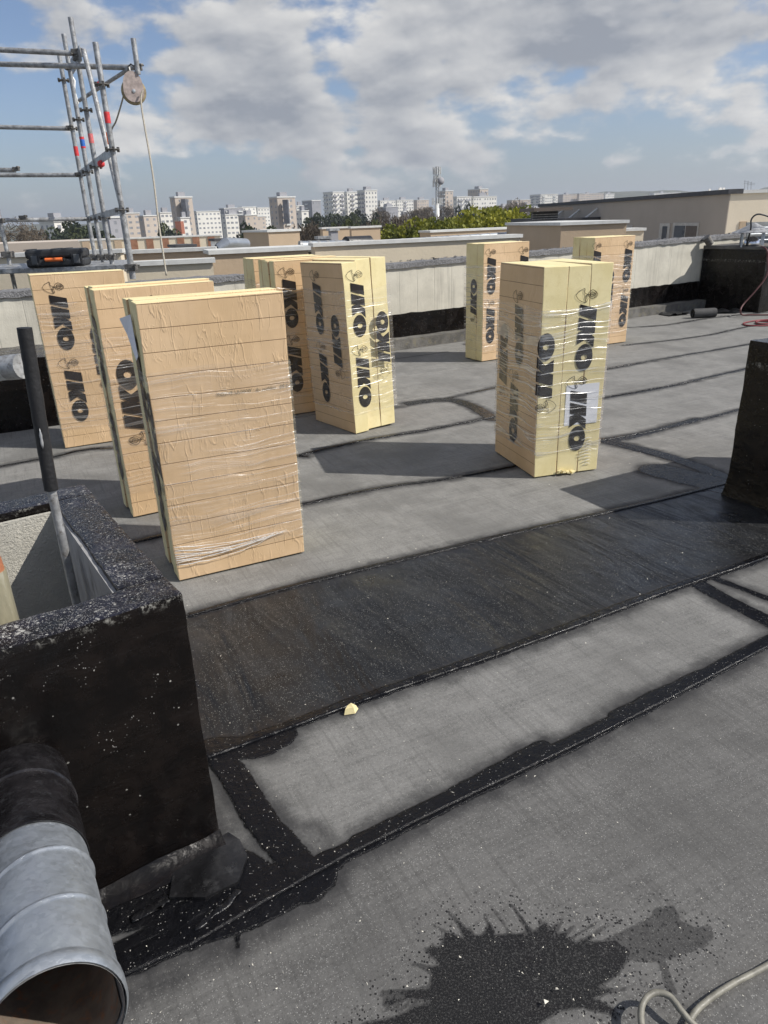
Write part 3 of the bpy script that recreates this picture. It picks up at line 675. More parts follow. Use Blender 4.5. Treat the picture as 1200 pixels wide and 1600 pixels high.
def ptext(txt, size, parent, org, sdir, out, s, z, mat, name='printed_text', flip=False):
    cu = bpy.data.curves.new('t', 'FONT'); cu.body = txt; cu.size = size; cu.align_x = 'LEFT'
    to = bpy.data.objects.new('t', cu); col.objects.link(to); bpy.context.view_layer.update()
    me = bpy.data.meshes.new_from_object(to.evaluated_get(bpy.context.evaluated_depsgraph_get())); bpy.data.objects.remove(to)
    me.materials.clear(); me.materials.append(mat); o = bpy.data.objects.new(name, me); col.objects.link(o); o.parent = parent
    X = Vector(sdir).normalized(); Zv = Vector(out).normalized(); Yv = Zv.cross(X)
    if flip: X, Yv = -X, -Yv
    Mx = Matrix((X, Yv, Zv)).transposed().to_4x4(); Mx.translation = Vector(org)+Vector(sdir).normalized()*s+Vector((0, 0, z))+Zv*.0025; o.matrix_local = Mx; return o
M['stamp'] = simple('faint_stamp_ink', (.13, .115, .08), .7, var=.3, scale=60)
ptext('INSSIVE UUWW : du uoddns   09 01 2', .0215, rA, (0, 0, 0), ea, -eb, .268, .80, M['stamp'])
# bunched film across the foot and the paper sheet tucked under the wrap
mb = MB()
def strand(p0, p1, sag, r):
    pts = [p0.lerp(p1, i/14)+Vector((0, 0, -sag*math.sin(math.pi*i/14)+random.gauss(0, .0015))) for i in range(15)]
    mb.tube(pts, [r*(.35+.9*abs(math.sin(i*.5+p0.z*40))*(1-i/18)) for i in range(15)], 5)
for k in range(9):
    za = .17-.011*k; strand(-eb*.011+ea*.0+Vector((0, 0, za)), -eb*.010+ea*random.uniform(.3, .52)+Vector((0, 0, .13+.012*random.random())), random.uniform(.005, .035), .0022)
m_, n_m = newmat('bunched_film')
n_m.out(n_m.a('MixShader', {0: .48, 1: n_m.a('BsdfTransparent').outputs[0], 2: pbsdf(n_m, (.85, .85, .84), .25, 0.0, n_m.bump(n_m.noise(n_m.obj(), 90, 3), .004))}).outputs[0])
mb.build('bunched_film', m_, rA, smooth=True)
mb = MB(); pz = Vector((0, 0, 1.13)); b0 = eb*.19-ea*.012
pts = [b0-ea*.03+pz+Vector((0, 0, -.005)), b0+eb*-.07+ea*.006+pz+Vector((0, 0, .015)), b0-eb*.115+ea*.004+Vector((0, 0, .985)), b0-eb*.09-ea*.002+Vector((0, 0, .965)), b0-eb*.02-ea*.012+Vector((0, 0, 1.06))]
mb.add(pts, [(0, 1, 4), (1, 2, 3, 4)]); mb.add([p-ea*.0012 for p in pts], [(4, 1, 0), (4, 3, 2, 1)]); mb.build('paper_sheet', M['paper'], rA)

d = dirv(29.5)
rB, bB, iB, lB, *_ = pack('tan pack just behind the nearest pack, large upside-down print near its left edge', (-1.37, 3.60), d, perp(d), .6, [.085, .085, .08], [0, .008, 0], film=(.14, 1.0), tops=[-.004, .003, 0])
iB('a', .095); bB('a', .31); iB('a', .52); bB('b', .12)
d = dirv(26)
rC, bC, iC, lC, *_ = pack('leftmost tan pack with both print columns in view, under the scaffold', (-2.30, 4.985), d, perp(d), .6, [.10, .10], film=(.13, 1.0))
bC('a', .15); iC('a', .365)
d = dirv(26.6)
rD, bD, iD, lD, *_ = pack('tan pack tucked behind the left of the middle pack, grey side showing board edges', (-.772, 5.70), d, perp(d), .6, [.10, .10, .10, .08], [0, -.01, .006, 0], film=(.13, 1.0), tops=[0, -.004, .003, 0])
bD('a', .115)
rD0, bD0, *_ = pack('rearmost pack of the middle cluster, only its top corner and pale side showing', (-1.0, 6.19), d, perp(d), .6, [.10, .10, .10], film=(.13, 1.02)); bD0('a', .3)
# E: wide brown face on the left in shade, board edges facing the sun
a_ = (-.565, .825); b_ = (.825, .565)
rE, bE, iE, lE, ea, eb = pack('middle pack with shaded brown face left and three sunny yellow board edges right', (-.19, 5.085), a_, b_, .585, [.125, .13, .13], [0, .035, .03], film=(.14, 1.02), tops=[0, .012, .016], lean=(0, -.03))
# on this pack ea runs away to the left: print columns count from the front corner
bE('a', .37); iE('a', .155); bE('b', .108); iE('b', .30)
d = dirv(29)
rF, bF, iF, lF, *_ = pack('pinkish pack standing by the concrete parapet just left of the taped pack', (1.12, 7.74), d, perp(d), .6, [.11, .105, .105], [0, 0, .012], film=(.1, .98))
bF('a', .105); bF('a', .54); iF('b', .16)
a_ = Vector((-.26, .9656, 0)).normalized(); b_ = Vector((.9656, .26, 0)).normalized()
rG, bG, iG, lG, ea, eb = pack('tall yellow pack on the right with heavily creased film and white paper label', (.905, 4.005), a_[:2], b_[:2], .565, [.148, .14, .137], film=(.14, .985), heavy=True, tops=[0, -.003, .002])
lG('b', .285, .99, tilt=-.02); lG('b', .262, .51, tilt=.03)
lG('a', .28, .98, tilt=.08, scl=.95); lG('a', .30, .51); iG('a', .47); iG('b', .035)
mb = MB(); mb.box(ea*-.0010+eb*.18+Vector((0, 0, .30)), ea*-.001, eb*.215, Vector((0, 0, .24))); po = mb.build('paper_label', M['paper'], rG)
mb = MB(); mb.box(ea*-.0035+eb*.215+Vector((0, 0, .335)), ea*-.001, Vector((0, 0, .0)), Vector((0, 0, .0))) if False else None
mb = MB()
for k in range(4):
    p = eb*(.15+.03*k)-ea*.004; mb.box(p+Vector((0, 0, random.uniform(0, .02))), -ea*random.uniform(.015, .03), eb*.02, Vector((0, 0, .012)))
ob = mb.build('broken_foam_edge', M['foam'], rG); roughen(ob, .012, 30)
mb = MB(); a0 = ea*-.006+eb*.30
for k in range(9):
    h = .20-.02*k; mb.tube([a0+eb*(.02*math.sin(k))+Vector((0, 0, h)), a0-ea*.004+eb*(.045+.01*math.sin(k*2))+Vector((0, 0, h+.016)), a0+eb*.07+Vector((0, 0, h+.006))], .0022, 4)
mb.build('torn_film', m_, rG, smooth=True)
d = dirv(26)
FR = Vector((2.99, 8.67)); FL = FR-Vector(d)*.6
rH, bH, iH, lH, *_ = pack('farthest right pinkish pack, dark print down its right edge, against parapet', tuple(FL), d, perp(d), .6, [.12, .12, .12], film=(.12, 1.0))
bH('a', .515); iH('a', .27); bH('a', .05)

# ------------------------------------------------------------ foreground curb (coated upstand) with shaft
th = R_(33.5); cu_ = Vector((math.cos(th), math.sin(th), 0)); cv_ = Vector((-cu_.y, cu_.x, 0))
C0 = Vector((-.452, 1.385, 0)); CHH = .72; LEN = .915; WD = 1.6; TW = .110
curb = empty('coated_curb', C0); tag(curb, 'large square upstand coated in black bitumen in the near left corner', 'curb')
def gridbox(o, a, b, c, st, amp, mats, name, parent, topmat=1):
    o, a, b, c = map(Vector, (o, a, b, c)); mb = MB()
    def face(p, x, y, mi):
        nx, ny = max(1, int(x.length/st)), max(1, int(y.length/st)); mb.cur = mi
        mb.add([p+x*(i/nx)+y*(j/ny) for j in range(ny+1) for i in range(nx+1)], [(j*(nx+1)+i, j*(nx+1)+i+1, (j+1)*(nx+1)+i+1, (j+1)*(nx+1)+i) for j in range(ny) for i in range(nx)])
    face(o, a, c, 0); face(o+a, b, c, 0); face(o+a+b, -a, c, 0); face(o+b, -b, c, 0); face(o+c, a, b, topmat)
    ob = mb.build(name, mats, parent, smooth=False); ax3 = [(t_.normalized(), t_.length) for t_ in (a, b, c)]; rr = .006
    for v in ob.data.vertices:
        p_ = v.co-o; l_ = [p_.dot(t_) for t_, L_ in ax3]; q_ = [min(max(l_[i], rr), ax3[i][1]-rr) for i in range(3)]; q_[2] = l_[2] if l_[2] < rr else q_[2]
        dd_ = Vector([l_[i]-q_[i] for i in range(3)])
        if dd_.length > rr*1.02 or (dd_.length > 1e-6 and sum(abs(x_) > 1e-5 for x_ in dd_) > 1): dd_ = dd_.normalized()*rr
        v.co = o+sum((ax3[i][0]*(q_[i]+dd_[i]) for i in range(3)), Vector())
        v.co += mnoise.noise_vector(v.co*7)*amp + mnoise.noise_vector(v.co*28)*amp*.55
    ob.data.polygons.foreach_set('use_smooth', [True]*len(ob.data.polygons)); ob.data.set_sharp_from_angle(angle=R_(55))
    return ob
coats = [M['coat'], M['coattop']]
z = Vector((0, 0, CHH))
gridbox(-cu_*WD, cu_*WD, cv_*TW, z, .012, .0035, coats, 'front_wall', curb)
gridbox(-cu_*TW+cv_*TW, cu_*TW, cv_*(LEN-2*TW), z, .012, .0035, coats, 'right_wall', curb)
gridbox(-cu_*WD+cv_*(LEN-TW), cu_*WD, cv_*TW, z, .012, .0035, coats, 'back_wall', curb)
# bare linings inside the shaft
mb = MB(); mb.box(-cu_*WD+cv_*(LEN-TW-.018), cu_*(WD-TW-.010), cv_*.012, Vector((0, 0, .30))); mb.build('block_lining', M['block'], curb)
mb = MB(); mb.box(-cu_*WD+cv_*(LEN-TW-.022), cu_*(WD-TW-.010), cv_*.014, Vector((0, 0, 0))+Vector((0, 0, CHH-.025-.308)));
for v in range(len(mb.v)): mb.v[v] = (mb.v[v][0], mb.v[v][1], mb.v[v][2]+.308)
ob = mb.build('block_lining', M['block'], curb)
mb = MB(); mb.box(-cu_*(TW+.009)+cv_*(TW-.01), cu_*.012, cv_*(LEN-2*TW-.005), Vector((0, 0, CHH-.012))); mb.build('render_lining', M['inner'], curb)
# fillet and torn sheet at the foot
mb = MB(); k = 40
vsf = []
for i in range(k+1):
    x = -WD*i/k; j = mnoise.noise(Vector((x*9, 0, 0)))*.02
    vsf += [cu_*x-cv_*.002+Vector((0, 0, .035+j*.5)), cu_*x-cv_*(.016+j*.2)+Vector((0, 0, .018)), cu_*x-cv_*(.034+j*.6)+Vector((0, 0, .010)), cu_*x-cv_*(.05+j)+Vector((0, 0, .003))]
mb.add(vsf, [(4*i+c, 4*i+c+1, 4*i+c+5, 4*i+c+4) for i in range(k) for c in range(3)]); mb.build('tar_fillet', M['coat'], curb, smooth=True)
mb = MB(); fl = [(.02, 0), (.035, -.04), (.03, -.10), (-.02, -.155), (-.10, -.15), (-.17, -.10), (-.13, -.02)]
t0 = [cu_*x+cv_*y+Vector((0, 0, .010)) for i, (x, y) in enumerate(fl)]
mb.add(t0+[p-Vector((0, 0, .01)) for p in t0], [tuple(range(7))[::-1]]+[(i, (i+1) % 7, 7+(i+1) % 7, 7+i) for i in range(7)]); mb.build('felt_flap', simple('black_felt', (.010, .010, .011), .3, var=.5, scale=9, bump=.003, bscale=18, dirt=(.035, .035, .036)), curb)
# thick strands of tar at the sheet junction
def tarworm(pts, r, par=None, name='tar_smear', flat=.09):
    mb = MB(); pp = smooth_path([G(*p) for p in pts], 6); mb.tube([(0, 0, 0)]*0 or pp, [r*(.75+.5*random.random()) for _ in pp], 8)
    ob = mb.build(name, M['tar'], par, smooth=True)
    for v in ob.data.vertices:
        v.co += mnoise.noise_vector(v.co*30)*.010; v.co.z = .005+abs(v.co.z)*flat+.002*mnoise.noise(v.co*60)
    return ob
TWL = iter(('short stub of tar lying left under the curb face', 'stubby tar ridge in front of the curb corner', 'long thin tar ridge following the nearest seam', 'thinnest tar smear against the curb foot'))
for pts, r in (([(205, 1440), (240, 1420), (262, 1405)], .012), ([(305, 1455), (350, 1418), (372, 1392)], .010)):
    tw = next(TWL); tag(tarworm(pts, r), tw, 'tar smear', 'tar ridges by the near curb')
# spiral duct leaving the curb
ax0 = Vector((-.780, 1.170, .405)); ax1 = CAM+ray(86, 1606).normalized()*1.21
dv = (ax1-ax0).normalized(); Ld = (ax1-ax0).length; r = .088
duct = empty('vent_duct', ax0); tag(duct, 'open galvanised spiral duct poking out of the black curb', 'duct')
def ductmesh(l0, l1, rr, name, mat, ribs=()):
    prof = []; l = l0
    ls = sorted(set([round(x, 4) for x in np.linspace(l0, l1, 40)]+[round(q_+dq, 4) for q_ in ribs for dq in (-.0055, -.003, 0, .003, .0055)]))
    for l in ls:
        b = max([0]+[.0035*max(0, 1-abs(l-q_)/.005) for q_ in ribs]); prof.append((rr+b, l))
    prof += [(rr-.0012, l1), (rr-.0012, l0)]
    mb = MB(); mb.lathe(prof, (0, 0, 0), 56, dv); return mb.build(name, mat, duct, smooth=True, auto=True)
ductmesh(-.12, Ld*.48, r+.003, 'tarred_collar', simple('wet_black_tar', (.012, .011, .012), .2, var=.5, scale=20, bump=.004, bscale=35, dirt=(.03, .03, .032)), [Ld*.2])
ex_ = dv.orthogonal().normalized(); ey_ = dv.cross(ex_); mb = MB(); nl_, na_ = 170, 60; pit = Ld*.19; vsf = []
for i in range(nl_+1):
    l = Ld*.45+Ld*.55*i/nl_
    for j in range(na_):
        a = 2*math.pi*j/na_; f_ = ((l-Ld*.49)/pit-j/na_) % 1.0; f_ = min(f_, 1-f_)*pit
        rr = r+.0034*max(0, 1-f_/.0055)+.0012*mnoise.noise(Vector((math.cos(a)*2, math.sin(a)*2, l*12)))
        vsf.append(ex_*math.cos(a)*rr+ey_*math.sin(a)*rr+dv*l)
mb.add(vsf, [(i*na_+j, i*na_+(j+1) % na_, (i+1)*na_+(j+1) % na_, (i+1)*na_+j) for i in range(nl_) for j in range(na_)]); mb.build('spiral_tube', M['galv'], duct, smooth=True)
mb = MB(); mb.lathe([(r-.0018, Ld*.45), (r-.0018, Ld)], (0, 0, 0), 48, dv); mb.build('duct_inner_wall', M['galvd'], duct, smooth=True)
mb = MB(); mb.lathe([(r+.0015, Ld*.955), (r+.0015, Ld*.96), (r+.0045, Ld*.965), (r+.0045, Ld*.99), (r+.001, Ld)], (0, 0, 0), 56, dv); mb.build('end_band', M['galv'], duct, smooth=True)
mb = MB(); mb.lathe([(r-.004, Ld*.35), (0.001, Ld*.36)], (0, 0, 0), 40, dv); mb.build('duct_plug', M['coat'], duct)
# tan lining paints sunlight low inside the mouth, with rusty mottle
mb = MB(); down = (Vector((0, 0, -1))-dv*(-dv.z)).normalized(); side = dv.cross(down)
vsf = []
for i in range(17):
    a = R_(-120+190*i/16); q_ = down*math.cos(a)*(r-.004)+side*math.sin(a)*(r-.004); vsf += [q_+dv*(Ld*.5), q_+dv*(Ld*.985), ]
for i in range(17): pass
mb.add(vsf, [(2*i, 2*i+1, 2*i+3, 2*i+2) for i in range(16)]); mb.build('painted_sun_lining', simple('sunlit_tan_rust', (.16, .125, .095), .8, var=.3, scale=20, dirt=(.25, .11, .05)), duct, smooth=True)
# pipes standing in the shaft
Yp = 1.72
pt = P(38, 512, Yp); pm = P(80, 765, Yp); base = Vector((pm.x-.003, pm.y, .01)); tx_ = pt.x-pm.x; ty_ = 0.0
vp = empty('vent_pipe', (pm.x, pm.y, 0)); tag(vp, 'vertical galvanised pipe with black foam sleeve rising from the near shaft', 'pipe')
o_ = Vector((pm.x, pm.y, 0))
mb = MB(); mb.tube([base-o_, (0, 0, pm.z), (tx_*.3, 0, pm.z+.3*(pt.z-pm.z))], .0115, 20); mb.build('steel_tube', M['galvd'], vp, smooth=True, auto=True)
mb = MB(); kk = 24; mb.tube([(tx_*i/kk+random.gauss(0, .0002), random.gauss(0, .0002), pm.z+(pt.z-pm.z)*i/kk) for i in range(kk+1)], [.0168+random.gauss(0, .0003) for _ in range(kk+1)], 20); mb.build('foam_sleeve', M['foamrub'], vp, smooth=True, auto=True)
mb = MB(); aa = R_(-75); mb.tube([(tx_*(.28+.13*i/6)+.0178*math.cos(aa), .0178*math.sin(aa), pm.z+(pt.z-pm.z)*(.28+.13*i/6)+0) for i in range(7)], [.0005, .003, .004, .003, .004, .002, .0005], 6); mb.build('sleeve_split', M['galvd'], vp, smooth=True)
q0 = P(-34, 895, 1.42)
fp = empty('flue_pipe', (q0.x, q0.y, 0)); tag(fp, 'stained cement flue pipe with broken rusty top inside the near shaft', 'flue pipe')
mb = MB(); mb.lathe([(.055, 0), (.055, q0.z-.0), (.045, q0.z), (.045, 0)], k=28); mb.build('cement_pipe', M['olivec'], fp, smooth=True, auto=True)
mb = MB(); mb.lathe([(.052, q0.z-.01), (.050, q0.z+.03), (.043, q0.z+.05), (.04, q0.z+.09), (.03, q0.z+.09), (.03, q0.z)], k=28); ob = mb.build('rusty_collar', M['rust'], fp, smooth=True); roughen(ob, .008, 22)
# second coated upstand to the left beyond, with its duct
cbp = G(98, 664); cb = empty('coated_curb', (cbp.x, cbp.y, 0), R_(26)); tag(cb, 'low black bitumen upstand half out of frame beyond the near curb', 'curb')
gridbox((-1.8, .0, 0), (1.8, 0, 0), (0, .75, 0), (0, 0, .56), .04, .006, coats, 'upstand_wall', cb)
hd = empty('vent_duct', P(0, 576, 4.1)); tag(hd, 'short horizontal galvanised duct at left edge behind the black sleeve', 'duct')
p1 = P(36, 572, 4.05)-P(0, 576, 4.1); p1 = Vector((p1.x, p1.y, p1.z))
mb = MB(); mb.tube([-p1*8, p1*.95], .068, 28); mb.build('duct_tube', M['galv'], hd, smooth=True, auto=True)
mb = MB(); mb.tube([p1*.35, p1*.99], .0705, 28); mb.build('duct_socket', M['galvd'], hd, smooth=True, auto=True)

# ------------------------------------------------------------ right coated block
tb = R_(26.5); blk = empty('coated_block', (1.90, 3.63, 0), tb); tag(blk, 'tall black coated block cut by the right edge of the picture', 'upstand block')
ob = gridbox((0, -.50, 0), (1.1, 0, 0), (0, .52, 0), (0, 0, .84), .02, .004, coats, 'coated_body', blk)
for v in ob.data.vertices:
    t_ = max(0, .16-v.co.z)/.16; s_ = .022*t_*t_
    if v.co.x < .05: v.co.x -= s_
    if v.co.y > .0: v.co.y += s_*.6
    if v.co.y < -.45: v.co.y -= s_

# ------------------------------------------------------------ parapet
pd = Vector((math.cos(R_(30.3)), math.sin(R_(30.3)), 0)); pn = Vector((-pd.y, pd.x, 0))
par = empty('parapet_wall', (0, 8.56, 0), R_(30.3)); tag(par, 'long pale concrete parapet with black tarred foot along the roof edge', 'parapet')
def ph(x): return .975+.0125*max(0, x)
XA, XB = -8.0, 11
def pstrip(y0, y1, za, zb, name, mat, st=.08, amp=.0, seed=0):
    mb = MB(); k = int((XB-XA)/st); vs = []
    for i in range(k+1):
        x = XA+(XB-XA)*i/k; a = za(x); b = zb(x)
        vs += [(x, y0, a), (x, y0, b), (x, y1, b), (x, y1, a)]
    mb.add(vs, [(4*i+c, 4*i+4+c, 4*i+4+(c+1) % 4, 4*i+(c+1) % 4) for i in range(k) for c in range(4)]+[(0, 1, 2, 3), (4*k+3, 4*k+2, 4*k+1, 4*k)])
    ob = mb.build(name, mat, par)
    if amp: roughen(ob, amp, 9, seed)
    return ob
def tb_(x): return .40+.012*mnoise.noise(Vector((x*6, 0, 0)))+.010*mnoise.noise(Vector((x*22, 1, 0)))
pstrip(.16, .42, lambda x: .0, lambda x: ph(x)-.055, 'concrete_wall', M['conc'])
pstrip(.148, .1599, lambda x: .0, tb_, 'tarred_foot', M['coat'])
pstrip(-.02, .147, lambda x: -.003, lambda x: .125+.008*mnoise.noise(Vector((x*3, 5, 0))), 'felt_ledge', M['ledge'], .12, .006)
ob = pstrip(.135, .46, lambda x: ph(x)-.053, lambda x: ph(x), 'felt_coping', M['grit'], .05, .012)
mb = MB()
for _ in range(420):
    x = random.uniform(-1.5, 9); s_ = random.uniform(.008, .03)
    c = Vector((x, random.uniform(.16, .40), ph(x)+.004)); pts = [c+Vector((random.uniform(-1, 1), random.uniform(-1, 1), random.uniform(0, .8)))*s_ for _ in range(4)]
    mb.add(pts, [(0, 1, 2), (0, 2, 3), (0, 3, 1), (1, 3, 2)])
ob = mb.build('chippings', M['grit'], par); ob['kind'] = 'stuff'

# coated chimney block at the far right, ending against the parapet
cbk = empty('chimney_block', G(1184, 489), R_(30.3)); tag(cbk, 'black coated chimney block against the right end of the parapet', 'chimney block')
DPB = max(.3, .14-(cbk.location-par.location).dot(pn)); print('DPB', DPB)
gridbox((0, 0, 0), (1.6, 0, 0), (0, DPB, 0), (0, 0, .88), .04, .006, [M['coat'], M['ledge']], 'coated_body', cbk)
mb = MB(); mb.box((-.03, -.03, .882), (1.66, 0, 0), (0, DPB+.02, 0), (0, 0, .05)); ob = mb.build('cap_slab', M['ledge'], cbk, bevel=.008)
bo = cbk.location.copy(); ex = pd; ey = pn
def onblk(x, y, z): return bo+ex*x+ey*y+Vector((0, 0, z))
ct = empty('vent_cowl', onblk(.12, .35, .915)); tag(ct, 'grey metal rain cowl on legs on top of the far chimney block', 'vent cowl')
mb = MB(); mb.lathe([(.30, .20), (.17, .25), (.015, .33), (.29, .195)], k=28); mb.build('cone_cap', M['galvd'], ct, smooth=True, auto=True)
for a in range(4):
    mb = MB(); x, y = .2*math.cos(a*1.57+.4), .2*math.sin(a*1.57+.4); mb.box((x-.012, y-.004, 0), (.024, 0, 0), (0, .008, 0), (0, 0, .215)); mb.build('cap_leg', M['galv'], ct)
mb = MB(); mb.lathe([(.001, 0), (.10, 0), (.115, .03), (.10, .10), (.04, .14), (.001, .145)], k=28); mb.build('steel_dome', simple('shiny_steel', (.7, .7, .72), .15, .95, var=.1), ct, smooth=True)
mb = MB(); mb.tube([(0, 0, 0), (.05, .02, .12)], .055, 20); mb.tube([(.03, .012, .08), (.052, .021, .125)], .062, 20)
cn = mb.build('short_pipe', M['coupler'], None, smooth=True, auto=True); cn.location = onblk(-.0, .95, .95); cn.rotation_euler = (0, -1.1, .4); tag(cn, 'short dark pipe elbow lying on the left of the far chimney block', 'pipe')
bd_ = MB(); bd_.box((0, 0, 0), (.5, 0, 0), (0, .02, .0), (0, .12, .32)); bo_ = bd_.build('leaning_panel', simple('grey_panel', (.16, .17, .17), .5, .2, var=.3), None); bo_.location = onblk(.55, .7, .92); tag(bo_, 'grey slatted panel leaning above the far chimney block', 'panel')
mb = MB()
for i in range(3): mb.box((.0, -.006, .06+.09*i), (.5, 0, 0), (0, .01, 0), (0, .01, .012))
mb.build('slat', M['galv'], bo_)
def hose(pts, r, mat, label, cat='hose', name='hose'):
    mb = MB(); mb.tube(smooth_path(pts, 10), r, 8); return tag(mb.build(name, mat, None, smooth=True), label, cat)
Yb = bo.y
hose([onblk(.35, .5, .92), P(1196, 388, Yb-.1), P(1199, 405, Yb-.15), P(1198, 430, Yb-.2), P(1180, 455, Yb-.25), P(1162, 475, Yb-.3), P(1157, 485, Yb-.4), G(1160, 492, .02), G(1175, 492, .015), G(1215, 492, .015)], .011, simple('dark_red_hose', (.10, .035, .035), .5), 'dark hose hanging down the far chimney block to the roof')
hose([onblk(.0, .35, .93), P(1173, 358, Yb+.2), P(1174, 343, Yb+.2), P(1183, 335, Yb+.2), P(1197, 337, Yb+.2), P(1215, 345, Yb+.2)], .012, M['blackp'], 'black hose looping up over the cowl on the far chimney block')
hose([G(1230, 500, .01), G(1190, 500, .01), G(1162, 505, .01), G(1175, 509, .01), G(1230, 508, .01)], .010, M['redhose'], 'red hose looped on the roof by the far chimney block')
hose([G(1230, 503, .012), G(1185, 502, .012), G(1188, 506, .012), G(1230, 505, .012)], .010, M['redhose'], 'short second red hose loop near the right picture edge')
# roll of felt and offcuts
rp = G(1092, 497); mb = MB()
def spiral(o, r0, turns, L, dr, mb):
    vs = []; k = int(turns*20)
    for i in range(k+1):
        a = i/20*2*math.pi; r_ = r0+dr*i/20
        for e_ in (0, 1): vs.append(Vector(o)+Vector((e_*L, r_*math.cos(a), r_*math.sin(a))))
    mb.add(vs, [(2*i, 2*i+1, 2*i+3, 2*i+2) for i in range(k)])
spiral((0, 0, .07), .015, 5, .34, .011, mb); mb.tube([(0.01, 0, .07), (.33, 0, .07)], .064, 24)
ro = mb.build('felt_roll', M['ledge'], None, smooth=True, auto=True); ro.data.materials[0] = simple('charcoal_felt', (.055, .055, .055), .8, var=.3, scale=12, bump=.004); ro.location = rp+Vector((-.10, 0, .0)); ro.rotation_euler = (0, 0, R_(5)); tag(ro, 'charcoal roll end of roofing felt lying below the parapet', 'felt roll')
for k_, (px, py, sx, lb) in enumerate(((1068, 494, .22, 'flat black felt offcut left of the roll by the parapet'), (1132, 490, .26, 'curled black felt offcut right of the roll by the parapet'))):
    mb = MB(); vs = []
    for i in range(9):
        for j in range(5): vs.append((i/8*sx*1.6, j/4*.25, .012+.045*abs(math.sin(i*.9+k_))*(1 if k_ else .7)))
    mb.add(vs, [(i*5+j, i*5+j+1, (i+1)*5+j+1, (i+1)*5+j) for i in range(8) for j in range(4)]); mb.add([(x, y, z_-.006) for x, y, z_ in vs], [(i*5+j, (i+1)*5+j, (i+1)*5+j+1, i*5+j+1) for i in range(8) for j in range(4)])
    ob = mb.build('felt_offcut', M['blackp'], None, smooth=True); ob.location = G(px, py)+Vector((-.2, 0, 0)); ob.rotation_euler = (0, 0, R_(20-30*k_)); tag(ob, lb, 'felt offcut')

# ------------------------------------------------------------ small things on the roof
mb = MB(); mb.add([(0, 0, 0), (.035, .004, .002), (.045, .022, .006), (.03, .034, .012), (.006, .028, .008), (.004, .006, .018), (.03, .01, .022), (.038, .022, .02), (.022, .03, .024), (.01, .022, .02)],
 [(0, 1, 6, 5), (1, 2, 7, 6), (2, 3, 8, 7), (3, 4, 9, 8), (4, 0, 5, 9), (5, 6, 7, 8, 9), (4, 3, 2, 1, 0)])
fb = mb.build('foam_scrap', M['foam']); fb.location = G(538, 1119)+Vector((0, 0, .004)); tag(fb, 'broken scrap of pale foam on the tarred edge of the black sheet', 'foam scrap')
gp = lambda x, y, z_=.009: G(x, y, z_)
hose([gp(1260, 1470), gp(1200, 1508), gp(1140, 1540), gp(1095, 1572), gp(1075, 1600), gp(1060, 1640, .012), gp(1030, 1650, .03), gp(1005, 1610, .035), gp(1003, 1572, .04), gp(1020, 1552, .042), gp(1045, 1556, .04), gp(1065, 1580, .034), gp(1085, 1602, .026), gp(1130, 1640, .012)], .0064, M['cable'], 'grey rubber hose curling in the bottom right corner', 'hose')

# ------------------------------------------------------------ scaffold beyond the parapet
scf = empty('scaffold', (0, 0, 0)); tag(scf, 'galvanised tube scaffold with rosettes rising beyond the parapet at left', 'scaffold')
def tubepart(name, a, b, r=.0242, mat='galvd', k=12):
    mb = MB(); mb.tube([a, b], r, k); return mb.build(name, M[mat], scf, smooth=True, auto=True)
def ros(c):
    mb = MB(); mb.lathe([(.024, -.005), (.058, -.005), (.062, 0), (.058, .005), (.024, .005)], c, 20)
    for a in range(4):
        v_ = Vector((math.cos(a*1.57+.5), math.sin(a*1.57+.5), 0)); mb.box(Vector(c)+v_*.05-Vector((.01, .01, .02)), (.02, 0, 0), (0, .02, 0), (0, 0, .04))
    mb.build('rosette', M['coupler'], scf)
def coup(c, s=.05):
    mb = MB(); c = Vector(c)
    mb.box(c-Vector((s*.8, s*.8, s*.5)), (s*1.6, 0, 0), (0, s*1.6, 0), (0, 0, s)); mb.tube([c+Vector((s*.4, -s, .3*s)), c+Vector((s*1.7, -s, .3*s))], .009, 6); mb.tube([c+Vector((-s*.6, -s*1.3, -.4*s)), c+Vector((-s*.6, s, -.4*s))], .011, 6)
    mb.lathe([(.02, 0), (.02, .018), (.008, .018)], c+Vector((s*1.1, -s, .2*s)), 6)
    ob = mb.build('coupler', M['coupler'], scf, bevel=.006)
ups = [(149, 405, 96, 87, 9.4), (160, 402, 104, 53, 8.8), (174, 405, 112, 27, 8.2), (208, 436, 155, 66, 7.05), (13, 402, -22, 160, 9.0)]
U = []
for bx, by, tx, ty, Y in ups:
    b_ = P(bx, by, Y); t_ = P(tx, ty, Y); t_ = Vector((b_.x, b_.y, t_.z)); b2 = Vector((b_.x, b_.y, b_.z-1.2 if Y > 8 else b_.z))
    tubepart('upright_tube', b2, t_); U.append((b_, t_))
def onU(i, py):
    b_, t_ = U[i]; Yy = b_.y; return Vector((b_.x, b_.y, P(proj((b_.x, b_.y, 1.5))[0], py, Yy).z))
